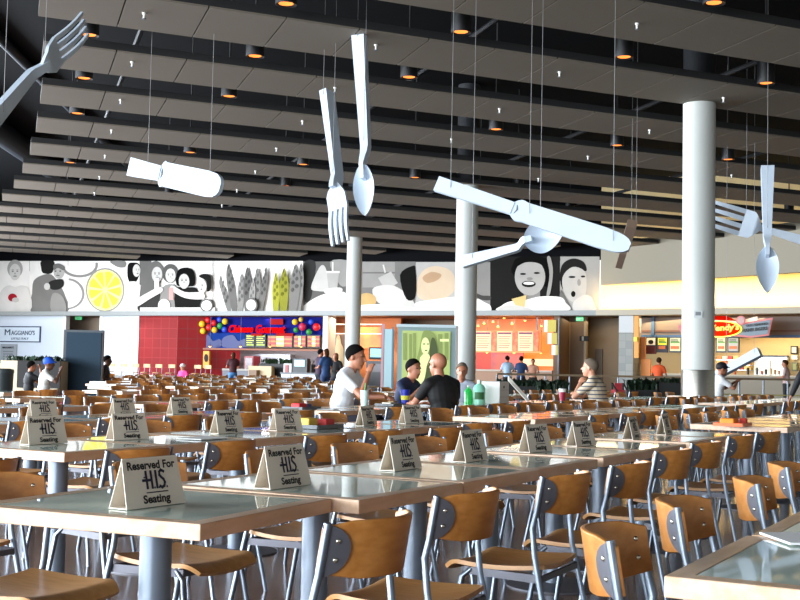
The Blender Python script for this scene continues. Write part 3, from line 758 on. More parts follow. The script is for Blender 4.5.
sculpt('spoon', 'giant spoon hanging with its handle to the left under the long knife', (463, 262, 17), (568, 235, 16.4), 36, (-.1, -.95, .25), (.1, .75), .54, thick=.09, hf=.55)
alu_orange_lit = mat('sculpture_orange_lit', (.50, .42, .36), .45, metal=.3)  # orange light on this piece is put into its base colour
sculpt('knife', 'small orange-lit knife seen end on beyond the long knife tip', (632, 224, 24), (619, 266, 26), 11, (.9, -.45, -.1), (.05, .4), .58, m=alu_orange_lit, thick=.2)
sculpt('fork', 'giant fork hanging with pale tines behind the right-hand column', (812, 243, 25.2), (704, 212, 25.8), 28, (-.1, -1, -.1), (.1, .6), .42, thick=.11, hf=.6)
sculpt('spoon', 'giant spoon hanging bowl down at far right behind the fork', (767.5, 168, 21), (767, 296, 20.2), 21, (-.25, -.95, .0), (.04, .5), .56, thick=.2)
sculpt('knife', 'pale blue slanted knife hanging low beside the steel column base', (760, 352, 27.2), (690, 390, 28.2), 12, (-.35, -.85, .35), (.06, .45), .62, thick=.16)
# ------------------------------------------------------------------ ceiling fittings
LIGHTPX = [(89, 36), (84, 79), (77, 114), (286, 5), (255, 57), (229, 97), (190, 153), (303, 165), (285, 186), (70, 163), (67, 200), (168, 193), (461, 33), (409, 78), (496, 130), (415, 178), (518, 190), (570, 217), (714, 4), (624, 58), (766, 84), (617, 146), (728, 160), (789, 221), (480, 206)]
lproto = None; ul = []
def make_down():
    t = thing('ceiling_downlight', 'l', 'ceiling light')
    sharp(MB().lathe([(.11, .02), (.16, 0), (.16, .55), (.10, .57)], n=20, cap=False).build('can', mat('can_black', (.05, .05, .055), .5), t))
    MB().lathe([(.0, .03), (.125, .022)], n=20, cap=False).build('lamp_disc', glowcan, t, smooth=True)
    MB().tube([(0, 0, .57), (0, 0, 3.0)], .02, 6).build('stem', black, t)
    return t
lproto = make_down()
for px, py in LIGHTPX:
    p = atZ(px, py, CZ+.0)
    place(lproto, ul, (p.x, p.y, CZ+.0), 0, 'round can downlight with small orange glow between the ceiling strips', 'can downlights between the ceiling strips')
SPX = [(144, 16), (132, 64.5), (120.5, 102), (111.5, 132), (105, 157), (99.5, 178), (94.5, 194), (376, 47.5), (335, 90), (302.5, 123), (276.5, 150), (255.5, 172.5), (237, 191), (222, 206), (559.5, 74.5), (499.5, 111), (451.5, 141), (637, 26.5), (723.5, 100), (649.5, 132), (588, 158), (538.5, 180), (731.5, 176.5)]
sproto = thing('ceiling_sprinkler', 's', 'sprinkler'); us_ = []
MB().lathe([(.03, .0), (.03, -.02), (.015, -.03), (.015, -.09)], n=10).build('body', white_paint, sproto)
MB().lathe([(.035, -.09), (.035, -.10)], n=12).build('deflector', chrome, sproto)
for px, py in SPX:
    p = atZ(px, py, CZ-.05); place(sproto, us_, (p.x, p.y, CZ), 0, 'tiny white sprinkler head on the underside of a ceiling strip', 'sprinkler heads on the ceiling strips')
# ------------------------------------------------------------------ mural print: flat photographs on the wall
def smooth_poly(pts, k=4):
    n = len(pts); out = []
    for i in range(n):
        p0, p1, p2, p3 = pts[i-1], pts[i], pts[(i+1) % n], pts[(i+2) % n]
        for j in range(k):
            t = j/k; out.append(tuple(.5*((2*p1[c])+(-p0[c]+p2[c])*t+(2*p0[c]-5*p1[c]+4*p2[c]-p3[c])*t*t+(-p0[c]+3*p1[c]-3*p2[c]+p3[c])*t**3) for c in (0, 1)))
    return out
def ell(cx, cy, rx, ry, n=28, a0=0., a1=2*math.pi, rot=0.):
    o = []
    for i in range(n):
        t = a0+(a1-a0)*i/(n if a1-a0 > 6.28 else n-1); x, y = rx*math.cos(t), ry*math.sin(t)
        o.append((cx+x*math.cos(rot)-y*math.sin(rot), cy+x*math.sin(rot)+y*math.cos(rot)))
    return o
PM = {}
def pmat(c):
    if not isinstance(c, tuple): c = max(.05, c*1.03-.03); c = (c, c*.985, c*.96)
    key = 'print_%d_%d_%d' % tuple(int(x*100) for x in c)
    return mat(key, c, .9, spec=.08, noise=.10, nscale=1.3)
class Print:
    def __init__(s, name, label, cat, org, plane, thick=.02):
        s.t = thing(name, label, cat, tuple(org)); s.org = Vector(org); s.pl = plane; s.k = 0; s.th = thick
    def add(s, name, c, pts, ox=0, oy=240, sc=4., sm=True, m=None):
        if sm and len(pts) < 20: pts = smooth_poly(pts)
        s.k += 1
        q = [s.pl(ox+x/sc, oy+y/sc, -.01-.004*s.k)-s.org for x, y in pts]
        q2 = [s.pl(ox+x/sc, oy+y/sc, -.01-.004*(s.k-1))-s.org for x, y in pts]
        n = len(q); m_ = MB().add(q+q2, [tuple(range(n)), tuple(reversed(range(n, 2*n)))]+[(i, (i+1) % n, n+(i+1) % n, n+i) for i in range(n)])
        return m_.build(name, m or pmat(c), s.t)
def rect(x0, y0, x1, y1): return [(x0, y0), (x1, y0), (x1, y1), (x0, y1)]
YB = 287
def features(A, cx, cy, rx, ry, d=.25, ox=0, turn=0.):
    for q in (-.42, .42): A.add('eye', d, ell(cx+(q+turn)*rx, cy-.08*ry, rx*.17, ry*.07, 10), ox); A.add('brow', d+.1, ell(cx+(q+turn)*rx, cy-.26*ry, rx*.24, ry*.04, 10), ox)
    A.add('nose_shade', .66, ell(cx+turn*1.3*rx, cy+.18*ry, rx*.14, ry*.12, 10), ox); A.add('lips', d+.15, ell(cx+turn*rx, cy+.50*ry, rx*.34, ry*.09, 12), ox)
def mp(label, px): return Print('mural_photo', label, 'mural', w1(px, 300), w1)
A = mp('faint mural photograph of a woman holding a red apple', 15)
A.add('photo_ground', .93, rect(-60, 84, 118, YB), sm=False)
A.add('hair', .66, ell(60, 115, 31, 36)); A.add('face', .82, ell(60, 128, 22, 33)); features(A, 60, 128, 22, 33, .42); A.add('blouse', .84, [(0, 210), (32, 182), (60, 188), (90, 182), (116, 200), (118, 286), (-20, 286)])
A.add('apple', (.62, .12, .16), ell(50, 230, 18, 16)); A.add('hand', .74, ell(62, 240, 14, 10))
A = mp('mural photograph of a dark-haired man hugging a child', 50)
A.add('photo_ground', .94, rect(119, 84, 272, YB), sm=False)
A.add('back', .50, [(134, 165), (165, 142), (205, 138), (236, 175), (262, 225), (270, 286), (124, 286), (128, 215)])
A.add('hair', .16, [(166, 84), (214, 84), (216, 112), (204, 134), (172, 132), (164, 110)]); A.add('face', .72, ell(236, 128, 22, 27))
features(A, 236, 128, 22, 27, .3, 0, -.2); A.add('hair', .45, [(214, 100), (235, 94), (258, 106), (256, 122), (232, 112), (216, 120)]); A.add('sleeve', .20, [(196, 168), (246, 156), (254, 182), (232, 198), (204, 196)]); A.add('hand', .8, ell(188, 186, 12, 14))
A.add('shading', .60, [(210, 215), (250, 225), (264, 284), (205, 284)])
A = mp('mural photograph of cut lemons with one big yellow slice', 105)
A.add('photo_ground', .93, rect(273, 84, 500, YB), sm=False)
A.add('rind', .55, ell(318, 100, 74, 50, a0=-.2, a1=math.pi-.2)); A.add('flesh', .93, ell(318, 98, 64, 42, a0=-.2, a1=math.pi-.2))
A.add('rind', .58, ell(270, 215, 68, 62, a0=-1.5, a1=1.5)); A.add('flesh', .94, ell(268, 216, 60, 55, a0=-1.5, a1=1.5))
A.add('rind', .50, [(440, 85), (500, 85), (500, 108), (470, 108)]); A.add('rind', .60, ell(420, 200, 77, 88)); A.add('pith', (.95, .93, .62), ell(420, 200, 71, 82))
for j in range(9):
    a = j*2*math.pi/9+.1; c_ = (420+40*math.cos(a), 200+46*math.sin(a))
    A.add('segment', (.93, .88, .30), [(420+8*math.cos(a), 200+9*math.sin(a)), (420+62*math.cos(a-.27), 200+72*math.sin(a-.27)), (420+66*math.cos(a), 200+76*math.sin(a)), (420+62*math.cos(a+.27), 200+72*math.sin(a+.27))], sm=False)
A = mp('mural photograph of four laughing girls raising glasses', 165)
A.add('photo_ground', .90, rect(501, 84, 860, YB), sm=False); A.add('backdrop', .42, rect(558, 84, 606, 180), sm=False)
A.add('hair', .10, [(512, 98), (532, 90), (556, 96), (560, 128), (546, 165), (522, 172), (510, 145)]); A.add('face', .78, ell(546, 122, 15, 25)); features(A, 548, 122, 12, 24, .25, 0, .2); A.add('blouse', .85, [(500, 182), (542, 166), (562, 190), (552, 284), (502, 284)])
A.add('hair', .42, [(566, 168), (580, 110), (622, 84), (652, 106), (652, 150), (610, 215), (560, 245)]); A.add('face', .76, ell(628, 138, 21, 31)); features(A, 628, 138, 19, 28, .25); A.add('body', .25, [(560, 240), (610, 205), (640, 215), (640, 284), (556, 284)])
A.add('hair', .36, ell(680, 134, 31, 38)); A.add('face', .80, ell(682, 142, 20, 28)); features(A, 682, 142, 19, 26, .25); A.add('body', .55, [(650, 190), (705, 186), (712, 284), (644, 284)])
A.add('body', .14, [(704, 196), (745, 190), (790, 198), (800, 284), (708, 284)]); A.add('hair', .06, [(706, 180), (710, 125), (742, 110), (774, 126), (778, 178), (752, 186)]); A.add('face', .76, ell(736, 165, 21, 30)); features(A, 736, 164, 19, 28, .2)
A.add('smile', .95, ell(736, 178, 9, 4)); A.add('smile', .95, ell(628, 155, 8, 3)); A.add('smile', .95, ell(682, 157, 8, 3))
A.add('arm', .82, [(528, 250), (600, 205), (640, 188), (650, 205), (600, 235), (545, 268)]); A.add('arm', .80, [(690, 182), (740, 208), (810, 210), (812, 236), (740, 232), (684, 200)])
A.add('glass', .92, rect(618, 162, 636, 215), sm=False); A.add('glass', (.75, .60, .58), rect(676, 190, 694, 240), sm=False); A.add('bowl', .93, ell(656, 262, 24, 26)); A.add('table', .88, rect(560, 270, 860, YB), sm=False)
A.add('hair', .13, [(795, 146), (815, 135), (842, 146), (844, 195), (828, 205), (826, 165)]); A.add('face', .77, ell(808, 185, 18, 28)); features(A, 806, 185, 15, 25, .25, 0, -.2); A.add('glass', .88, rect(792, 160, 802, 200), sm=False)
A.add('slice_rim', .40, ell(826, 262, 26, 26)); A.add('slice', .85, ell(826, 262, 21, 21))
A = mp('mural photograph of asparagus tips, two of them yellow-green', 262)
A.add('photo_ground', .92, rect(48, 84, 412, YB), 200, sm=False)
for (tx, ty, bx, by, w_, c_) in [(84, 140, 118, 286, 13, .50), (115, 96, 138, 286, 16, .44), (166, 135, 160, 286, 14, .55), (190, 108, 190, 286, 17, .40), (230, 112, 216, 286, 17, .50), (264, 108, 242, 286, 13, .45), (212, 150, 205, 286, 12, .6),
                                 (304, 128, 302, 286, 15, (.60, .60, .22)), (337, 112, 334, 286, 19, (.52, .52, .20)), (405, 92, 394, 286, 13, .50), (384, 96, 372, 286, 22, .48)]:
    A.add('asparagus', c_, [(tx, ty), (tx+w_*.6, ty+30), (lerp(tx, bx, .4)+w_, lerp(ty, by, .45)), (bx+w_*.6, by), (bx-w_*.6, by), (lerp(tx, bx, .4)-w_, lerp(ty, by, .45)), (tx-w_*.6, ty+30)], 200)
    for j in range(7):
        yy = ty+14+j*15; xx = lerp(tx, bx, (yy-ty)/(by-ty)); ww = w_*(.35+.09*j if j < 5 else .7); dk = tuple(v*.74 for v in c_) if isinstance(c_, tuple) else c_*.74
        A.add('scale', dk, [(xx+(ww*.5 if j % 2 else -ww*.5), yy-9), (xx+(ww*.95 if j % 2 else -ww*.1), yy), (xx+(ww*.4 if j % 2 else -ww*.6), yy+8), (xx+(ww*.0 if j % 2 else -ww*.95), yy)], 200)
A.add('slice_rim', .42, ell(204, 260, 26, 28), 200); A.add('slice', .86, ell(204, 260, 20, 22), 200)
A = mp('mural photograph of hands holding a paper cup, left of the far column', 320)
A.add('photo_ground', .40, rect(413, 86, 640, YB), 200, sm=False)
A.add('sleeve', .22, [(414, 96), (462, 90), (452, 190), (440, 240), (416, 235)], 200); A.add('shirt', .58, [(520, 88), (600, 88), (600, 170), (560, 180)], 200)
A.add('arm', .86, [(413, 286), (416, 262), (480, 222), (560, 205), (600, 230), (610, 286)], 200); A.add('hand', .74, [(444, 190), (476, 112), (498, 104), (512, 150), (512, 200), (470, 204)], 200)
A.add('cup', .66, [(507, 130), (557, 130), (548, 198), (514, 198)], 200, sm=False); A.add('lid', .82, rect(505, 124, 559, 132), 200, sm=False); A.add('straw', .85, rect(528, 88, 534, 126), 200, sm=False); A.add('finger', .78, [(500, 196), (560, 190), (566, 206), (505, 214)], 200)
A = mp('mural photograph of hands with a burger bun, right of the far column', 380)
A.add('photo_ground', .48, rect(641, 86, 862, YB), 200, sm=False); A.add('shirt', .58, rect(650, 88, 780, 190), 200, sm=False); A.add('stripe', .45, rect(650, 128, 780, 134), 200, sm=False)
A.add('cup', .70, [(712, 152), (764, 126), (792, 172), (742, 200)], 200, sm=False); A.add('straw', .80, [(730, 100), (736, 98), (744, 130), (738, 132)], 200, sm=False)
A.add('hand', .78, [(690, 198), (738, 180), (792, 190), (850, 240), (850, 284), (720, 255)], 200); A.add('bun', (.74, .62, .42), [(640, 222), (672, 212), (702, 228), (698, 258), (642, 258)], 200); A.add('cloth', .90, [(640, 262), (740, 258), (862, 272), (862, 286), (640, 286)], 200)
A.add('sleeve', .10, [(800, 140), (848, 104), (862, 120), (862, 225), (825, 235)], 200)
A = mp('mural photograph of a pale bread roll beside the middle column', 435)
A.add('photo_ground', .70, rect(63, 88, 305, YB), 400, sm=False); A.add('bread', (.80, .72, .62), [(66, 175), (90, 125), (140, 104), (205, 125), (222, 190), (180, 232), (100, 240), (68, 220)], 400)
A.add('crust', (.70, .58, .46), [(90, 150), (125, 128), (165, 138), (150, 160), (110, 172)], 400); A.add('cloth', .92, [(62, 252), (150, 236), (230, 228), (305, 245), (305, 286), (62, 286)], 400)
A = mp('narrow grey mural photograph right of the middle column', 482)
A.add('photo_ground', .55, rect(306, 88, 361, YB), 400, sm=False); A.add('rim', .30, [(306, 214), (330, 222), (361, 224), (361, 240), (330, 240), (306, 228)], 400); A.add('cloth', .90, [(306, 236), (340, 250), (361, 262), (361, 286), (306, 286)], 400)
A = mp('dark mural photograph of a smiling child in white holding a cracker', 525)
A.add('photo_ground', .15, rect(361, 66, 640, YB), 400, sm=False)
A.add('hair', .05, [(455, 140), (452, 95), (480, 68), (570, 68), (600, 100), (600, 190), (570, 180)], 400)
A.add('neck', .55, rect(495, 190, 560, 245), 400, sm=False); A.add('face', .68, ell(520, 148, 61, 74), 400); A.add('fringe', .06, [(458, 112), (470, 84), (520, 74), (575, 88), (584, 112), (550, 92), (500, 90)], 400)
A.add('smile', .16, ell(515, 176, 28, 13), 400); A.add('teeth', .92, ell(515, 173, 22, 6), 400); A.add('eye', .10, ell(492, 136, 12, 4), 400); A.add('eye', .10, ell(547, 132, 12, 4), 400); A.add('nose', .55, ell(519, 155, 12, 6), 400)
A.add('hair_strand', .62, [(588, 72), (602, 70), (612, 130), (600, 215), (586, 222), (598, 140)], 400)
A.add('shirt', .93, [(400, 284), (408, 262), (440, 246), (500, 240), (560, 226), (640, 228), (662, 250), (664, 284)], 400); A.add('cracker', (.84, .74, .50), [(446, 236), (506, 220), (498, 272), (470, 276)], 400, sm=False); A.add('hand', .80, [(400, 284), (420, 262), (470, 262), (520, 275), (520, 285)], 400)
A = mp('mural photograph of a laughing girl covering her mouth, at the wall end', 585)
A.add('photo_ground', .66, rect(641, 66, 798, YB), 400, sm=False); A.add('hair', .16, [(640, 160), (648, 100), (690, 74), (735, 88), (745, 125), (700, 110), (664, 140), (655, 200)], 400)
A.add('face', .74, [(650, 150), (690, 108), (738, 125), (746, 180), (738, 225), (700, 250), (660, 220)], 400); A.add('mouth', .12, ell(693, 216, 9, 12), 400); A.add('eye', .10, ell(688, 148, 14, 4), 400); A.add('eye', .10, ell(732, 146, 9, 4), 400); A.add('nose', .60, ell(716, 170, 7, 14), 400)
A.add('hand', .80, [(694, 248), (735, 220), (764, 228), (780, 262), (780, 286), (700, 286)], 400); A.add('shirt', .45, [(642, 200), (668, 240), (690, 286), (642, 286)], 400)
# ------------------------------------------------------------------ storefronts
def pbox(name, x0, y0, x1, y1, off, th, m, parent=None, pl=w1, org=None, ground=False):
    """solid slab standing parallel to a back wall: its front face off metres behind (or, below zero, before) the wall"""
    f = [pl(x0, y0, off), pl(x1, y0, off), pl(x1, y1, off), pl(x0, y1, off)]
    z1 = (f[0].z+f[1].z)/2; z0 = 0. if ground else (f[2].z+f[3].z)/2
    a = (f[0]+f[3])/2; b = (f[1]+f[2])/2
    n = -N1 if pl is w1 else -N2
    o = Vector(parent.location) if parent else Vector((0, 0, 0))
    q = [a, b, b+n*th, a+n*th]
    vs = [Vector((p.x, p.y, z))-o for z in (z0, z1) for p in q]
    return MB().add(vs, [(0, 1, 2, 3), (7, 6, 5, 4), (0, 4, 5, 1), (1, 5, 6, 2), (2, 6, 7, 3), (3, 7, 4, 0)]).build(name, m, parent)
def T(name, label, cat, px, py, off, pl=w1, group=None):
    p = pl(px, py, off); return thing(name, label, cat, (p.x, p.y, 0), 0, group)
def wtext(name, body, px, py, wpx, hpx, off, m, parent, pl=w1, bold=.0, depth=.01, shear=0., tilt=0.):
    a, b = pl(px-wpx/2, py, off), pl(px+wpx/2, py, off); c = (a+b)/2; X = (b-a); W_ = X.length; X.normalize()
    sc = F/(c-EYEP).dot(FW)
    o = text_mesh(name, body, m, None, 1., bold, depth, None, shear=shear)
    vs = o.data.vertices
    x0, x1 = min(v.co.x for v in vs), max(v.co.x for v in vs); y0, y1 = min(v.co.y for v in vs), max(v.co.y for v in vs)
    for v in vs: v.co.x = (v.co.x-(x0+x1)/2)/(x1-x0)*W_; v.co.y = (v.co.y-(y0+y1)/2)/(y1-y0)*hpx/sc
    Z = Vector((0, 0, 1)); Nn = X.cross(Z)
    M_ = Matrix((X, Z, Nn)).transposed().to_4x4(); M_.translation = c
    if tilt: M_ = M_ @ Matrix.Rotation(tilt, 4, 'Z')
    o.data.transform(M_)
    if parent: o.data.transform(Matrix.Translation(-Vector(parent.location))); o.parent = parent
    return o
def part_ell(name, cx, cy, rx, ry, off, m, parent, pl=w1, th=.04, n=24, pts=None):
    pts = pts or ell(cx, cy, rx, ry, n); o = Vector(parent.location)
    q = [pl(x, y, off)-o for x, y in pts]; q2 = [pl(x, y, off+th)-o for x, y in pts]; n = len(q)
    return MB().add(q+q2, [tuple(range(n)), tuple(reversed(range(n, 2*n)))]+[(i, (i+1) % n, n+(i+1) % n, n+i) for i in range(n)]).build(name, m, parent)
wpan = mat('panel_white_blue', (.86, .89, .93), .5)
struct(pbox('wall_white_panel', -40, 312, 61, 420, 0, .2, wpan, ground=True)); struct(pbox('wall_white_panel', 101, 312, 134.5, 420, 0, .2, wpan, ground=True))
struct(pbox('trim_door', 61, 312, 64.5, 420, -.06, .3, white_paint, ground=True)); struct(pbox('trim_door', 98, 312, 101, 420, -.06, .3, white_paint, ground=True)); struct(pbox('trim_door', 134.5, 312, 137.5, 420, -.06, .3, white_paint, ground=True))
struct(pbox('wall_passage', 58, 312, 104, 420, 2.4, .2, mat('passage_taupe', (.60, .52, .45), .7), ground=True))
exitg = mat('exit_green', (.35, .75, .55), .5, emit=(.3, .8, .5), es=.5)
def exit_sign(px, py, w, h, off, label, pl=w1):
    t = T('exit_sign', label, 'exit sign', px, py, off, pl); pbox('housing', px-w/2, py-h/2, px+w/2, py+h/2, off, .08, exitg, t, pl)
    wtext('lettering', 'EXIT', px, py, w*.72, h*.55, off-.012, white_paint, t, pl)
exit_sign(78, 318, 6, 3.4, 1.2, 'small green exit sign in the passage above the dark slate board')
# wall sign at far left: white board, navy border, small-capital lettering
t = T('restaurant_sign', 'white restaurant name board with thin navy border on the left wall', 'sign', 20, 334, -.05)
pbox('border', -4, 326.2, 40.3, 342.2, -.06, .06, mat('sign_navy', (.16, .22, .34), .5), t); pbox('board', -3, 327.3, 39.2, 341.2, -.075, .02, mat('sign_board', (.86, .90, .94), .5), t)
nv = mat('sign_navy', (.16, .22, .34), .5)
wtext('lettering', 'M', 7.5, 332.2, 5.4, 5.8, -.085, nv, t); wtext('lettering', "AGGIANO'S", 23, 332.8, 23.5, 4.4, -.085, nv, t); wtext('lettering', 'LITTLE ITALY', 20, 338.6, 17, 2.0, -.085, nv, t)
t = T('menu_poster', 'grey menu poster below the restaurant name board', 'poster', 9, 353, -.05)
pbox('sheet', 0, 344, 16.5, 363, -.05, .04, mat('poster_grey', (.62, .64, .66), .6), t); wtext('heading', "MAGGIANO'S", 8, 347.5, 11, 2, -.06, ink, t)
for j in range(4): pbox('text_line', 3, 351+j*2.6, 13, 351.8+j*2.6, -.06, .012, mat('poster_line', (.45, .46, .48), .6), t)
# red tiled shop front
redt = tilemat('red_tile', (.56, .01, .03), (.62, .15, .15), .50, .50, .7, rgb2=(.52, .01, .025), mort=.014)
o = MB(); a = w1(137.5, 313, -.02); b = w1(178, 313, -.02); d = (b-a); L = math.hypot(d.x, d.y)
o = MB().box((L/2, .15, SOF/2), (L, .3, SOF)).build('wall_red_tile', redt); o.location = (a.x, a.y, 0); o.rotation_euler = (0, 0, math.atan2(d.y, d.x)); struct(o)
o = MB().box((1.6, .0, SOF/2), (3.2, .2, SOF)).build('wall_red_tile_return', tilemat('red_tile_dark', (.55, .05, .07), (.50, .18, .18), .5, .5, .3, mort=.022)); o.location = (b.x, b.y, 0)
o.rotation_euler = (0, 0, math.atan2(d.y, d.x)+R(38)); struct(o)
t = T('framed_picture', 'small framed picture on the dark red tiled return wall', 'picture', 187, 356, .8)
pbox('frame', 182, 350.5, 192.5, 366, 1.0, .06, black, t); pbox('print', 183, 351.5, 189, 365, .98, .03, mat('print_beige', (.66, .60, .50), .6), t); part_ell('motif', 187.5, 359, 2, 3.2, .96, mat('print_brown', (.3, .2, .15), .6), t)
# fast-food counter with red script sign and blue fascia
blue = mat('fascia_blue', (.04, .07, .42), .7, spec=.1); blue2 = mat('fascia_blue_lit', (.06, .20, .50), .7, spec=.1)  # second blue is a lit copy, brightness put into the colour
t = T('shop_fascia', 'blue shop fascia with painted wave above the red script sign counter', 'shop front', 260, 330, .7)
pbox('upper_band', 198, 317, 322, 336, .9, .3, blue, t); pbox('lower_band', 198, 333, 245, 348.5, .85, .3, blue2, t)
for x in (204, 229): part_ell('wave', 0, 0, 0, 0, .80, mat('wave_navy', (.10, .16, .42), .5), t, pts=smooth_poly([(x-6, 347), (x-6, 338), (x+4, 335), (x+9, 341), (x+16, 339), (x+16, 347)]))
pbox('light_rail', 198, 348.6, 322, 350.4, .7, .5, mat('rail_orange', (.55, .28, .12), .5), t)
redl = mat('sign_red', (.45, .01, .01), .6, spec=0., emit=(1., .07, .04), es=.62)
t = T('shop_sign', 'glowing red script lettering of the blue fast-food front', 'shop sign', 258, 328, .6)
wtext('lettering', 'Chinese', 241, 328.8, 24, 7.6, .6, redl, t, shear=.25, bold=.02, depth=.04); wtext('lettering', 'Gourmet', 270.5, 329, 29, 8.6, .6, redl, t, shear=.25, bold=.02, depth=.04)
pbox('ribbon', 251, 333.5, 262, 336, .7, .05, mat('ribbon_red', (.62, .04, .04), .6, spec=.1), t); pbox('ribbon', 276, 333.2, 293, 336, .7, .05, mat('ribbon_red', (.62, .04, .04), .6, spec=.1), t); pbox('ribbon', 270, 319, 283, 324.5, .7, .05, mat('ribbon_red', (.62, .04, .04), .6, spec=.1), t)
cols = {'y': (.95, .75, .08), 'r': (.85, .08, .10), 'g': (.15, .55, .2), 'b': (.15, .3, .85), 'm': (.85, .12, .3)}
for j, (x, y, r_, c) in enumerate([(202, 324, 3.2, 'y'), (203, 331, 3, 'y'), (208, 320, 3, 'r'), (209, 327.5, 3.2, 'r'), (214, 323, 3, 'r'), (214.5, 330, 3, 'y'), (220, 326, 3, 'g'), (219.5, 319.5, 2.6, 'b'), (225, 321.5, 3, 'y'), (224.5, 329.5, 2.8, 'b'), (295, 322, 3, 'y'), (302.5, 326.8, 3.8, 'm'), (309, 332, 3, 'g'), (316.5, 327, 3.8, 'r'), (301, 319.5, 2.4, 'y'), (311, 322, 2.6, 'b'), (296, 330, 2.6, 'g')]):
    p = w1(x, y, .55); rr = r_*p.length/F
    o = MB().ball((0, 0, 0), (rr, rr*.7, rr*1.05), 12, 8).build('paper_lantern', mat('lantern_'+c, cols[c], .45), None, smooth=True); o.location = p
    tag(o, 'small coloured paper lantern in the cluster %s the red script sign' % ('left of' if x < 250 else 'right of'), 'lantern', 'paper lanterns on the blue fascia')
    q_ = w1(x, y, .55)
mbk = mat('menu_black', (.05, .06, .05), .5); mgl = mat('menu_line', (.75, .85, .25), .5, emit=(.8, .9, .3), es=.45); mpic = [mat('menu_pic_%d' % i, c, .5, emit=c, es=.35) for i, c in enumerate([(.85, .45, .2), (.9, .75, .4), (.7, .2, .15), (.85, .85, .7)])]
def menu(x0, x1, y0, y1, off, label, pics, pl=w1):
    t = T('menu_board', label, 'menu board', (x0+x1)/2, y0, off, pl, None); pbox('backing', x0, y0, x1, y1, off, .1, mbk, t, pl)
    n_ = 5
    for j in range(n_):
        yy = y0+1.2+(y1-y0-2)*j/n_
        if pics:
            for k in range(3): pbox('dish_photo', x0+.8+(x1-x0-1.2)*k/3, yy, x0+.4+(x1-x0-1.2)*(k+1)/3, yy+(y1-y0)/n_*.75, off-.02, .03, mpic[(j*2+k) % 4], t, pl)
        else: pbox('price_line', x0+1, yy, x1-1-(j % 2)*1.5, yy+.8, off-.02, .03, mgl, t, pl)
menu(245.5, 254.5, 334.5, 347.5, .8, 'narrow black menu board with yellow text, leftmost under the red script sign', False)
menu(255.5, 265.5, 334.5, 347.5, .8, 'black menu board with yellow text, second under the red script sign', False)
menu(267.5, 292.5, 335, 347.5, .8, 'wide lit menu board full of dish photographs under the red script sign', True)
menu(293.5, 306, 335, 347.5, .8, 'lit menu board with dish photographs right of the widest one', True)
menu(307, 320, 335, 347.5, .8, 'rightmost dish photo menu board beside the white pilaster', True)
glow = mat('warm_spot', (1., .7, .35), .5, emit=(1., .6, .25), es=5.)
def spotlamp(px, py, off, label, pl=w1, g='small warm spot lamps under the shop ceilings', r_=1.2):
    p = pl(px, py, off); rr = r_*p.length/F
    t = thing('spot_lamp', label, 'spot lamp', tuple(p), 0, g)
    MB().ball((0, 0, 0), (rr, rr, rr*.7), 10, 6).build('bulb', glow, t, smooth=True); MB().lathe([(rr*1.1, rr*.2), (rr*.6, rr*1.6)], n=12).build('socket', bracket, t)
    MB().tube([(0, 0, rr*1.6), (0, 0, max(.1, SOF-p.z))], .012, 5).build('rod', bracket, t)
for x in (210, 240.5, 270, 301): spotlamp(x, 346.5, .35, 'small warm spot lamp in a row below the blue fascia')
# interior and counter of the red-sign shop
struct(pbox('wall_kitchen', 196, 350, 322, 420, 4.4, .2, mat('kitchen_grey', (.50, .47, .48), .6), ground=True))
t = T('food_counter', 'long counter under the red script sign with grey front', 'counter', 260, 372, .6)
pbox('front', 222, 371, 300, 400, .6, .9, mat('counter_grey', (.45, .46, .5), .5), t, ground=True); pbox('worktop', 222, 369.2, 301, 371.2, .5, 1.1, mat('counter_top', (.62, .60, .56), .4), t)
def prop(name, label, cat, x0, y0, x1, y1, off, m, th=.5, pl=w1, ground=False, group=None):
    t = T(name, label, cat, (x0+x1)/2, y0, off, pl, group); return t, pbox('body', x0, y0, x1, y1, off, th, m, t, pl, ground=ground)
t, _ = prop('steam_cabinet', 'pale cooker hood over the counter under the red script sign', 'hood', 220, 354, 290, 364, 3., mat('hood_steel', (.58, .58, .60), .35, metal=.5)); pbox('rim', 219, 363.4, 291, 365, 2.9, .1, brushed, t)
t, _ = prop('drinks_cooler', 'red drinks cooler standing behind the counter', 'cooler', 244, 356, 253, 384, 1.6, mat('cooler_red', (.55, .05, .10), .4), .7, ground=True); pbox('door', 245, 358, 252, 380, 1.57, .05, mat('cooler_dark', (.28, .04, .06), .2), t)
t, _ = prop('notice_stand', 'yellow and black caution stand at the left end of the counter', 'stand', 203, 351, 209, 368, .3, mat('stand_yellow', (.90, .62, .12), .5), .15); part_ell('panel', 206, 358, 2, 4, .27, black, t)
t, _ = prop('wooden_display_case', 'cream wooden partition beside the dark cash desk', 'partition', 248, 366, 271, 400, -1.2, mat('cream_wood', (.78, .68, .52), .5), .3, ground=True); pbox('side_shelf', 248.5, 370, 256, 398, -1.5, .3, mat('case_wood', (.50, .38, .26), .5), t, ground=True)
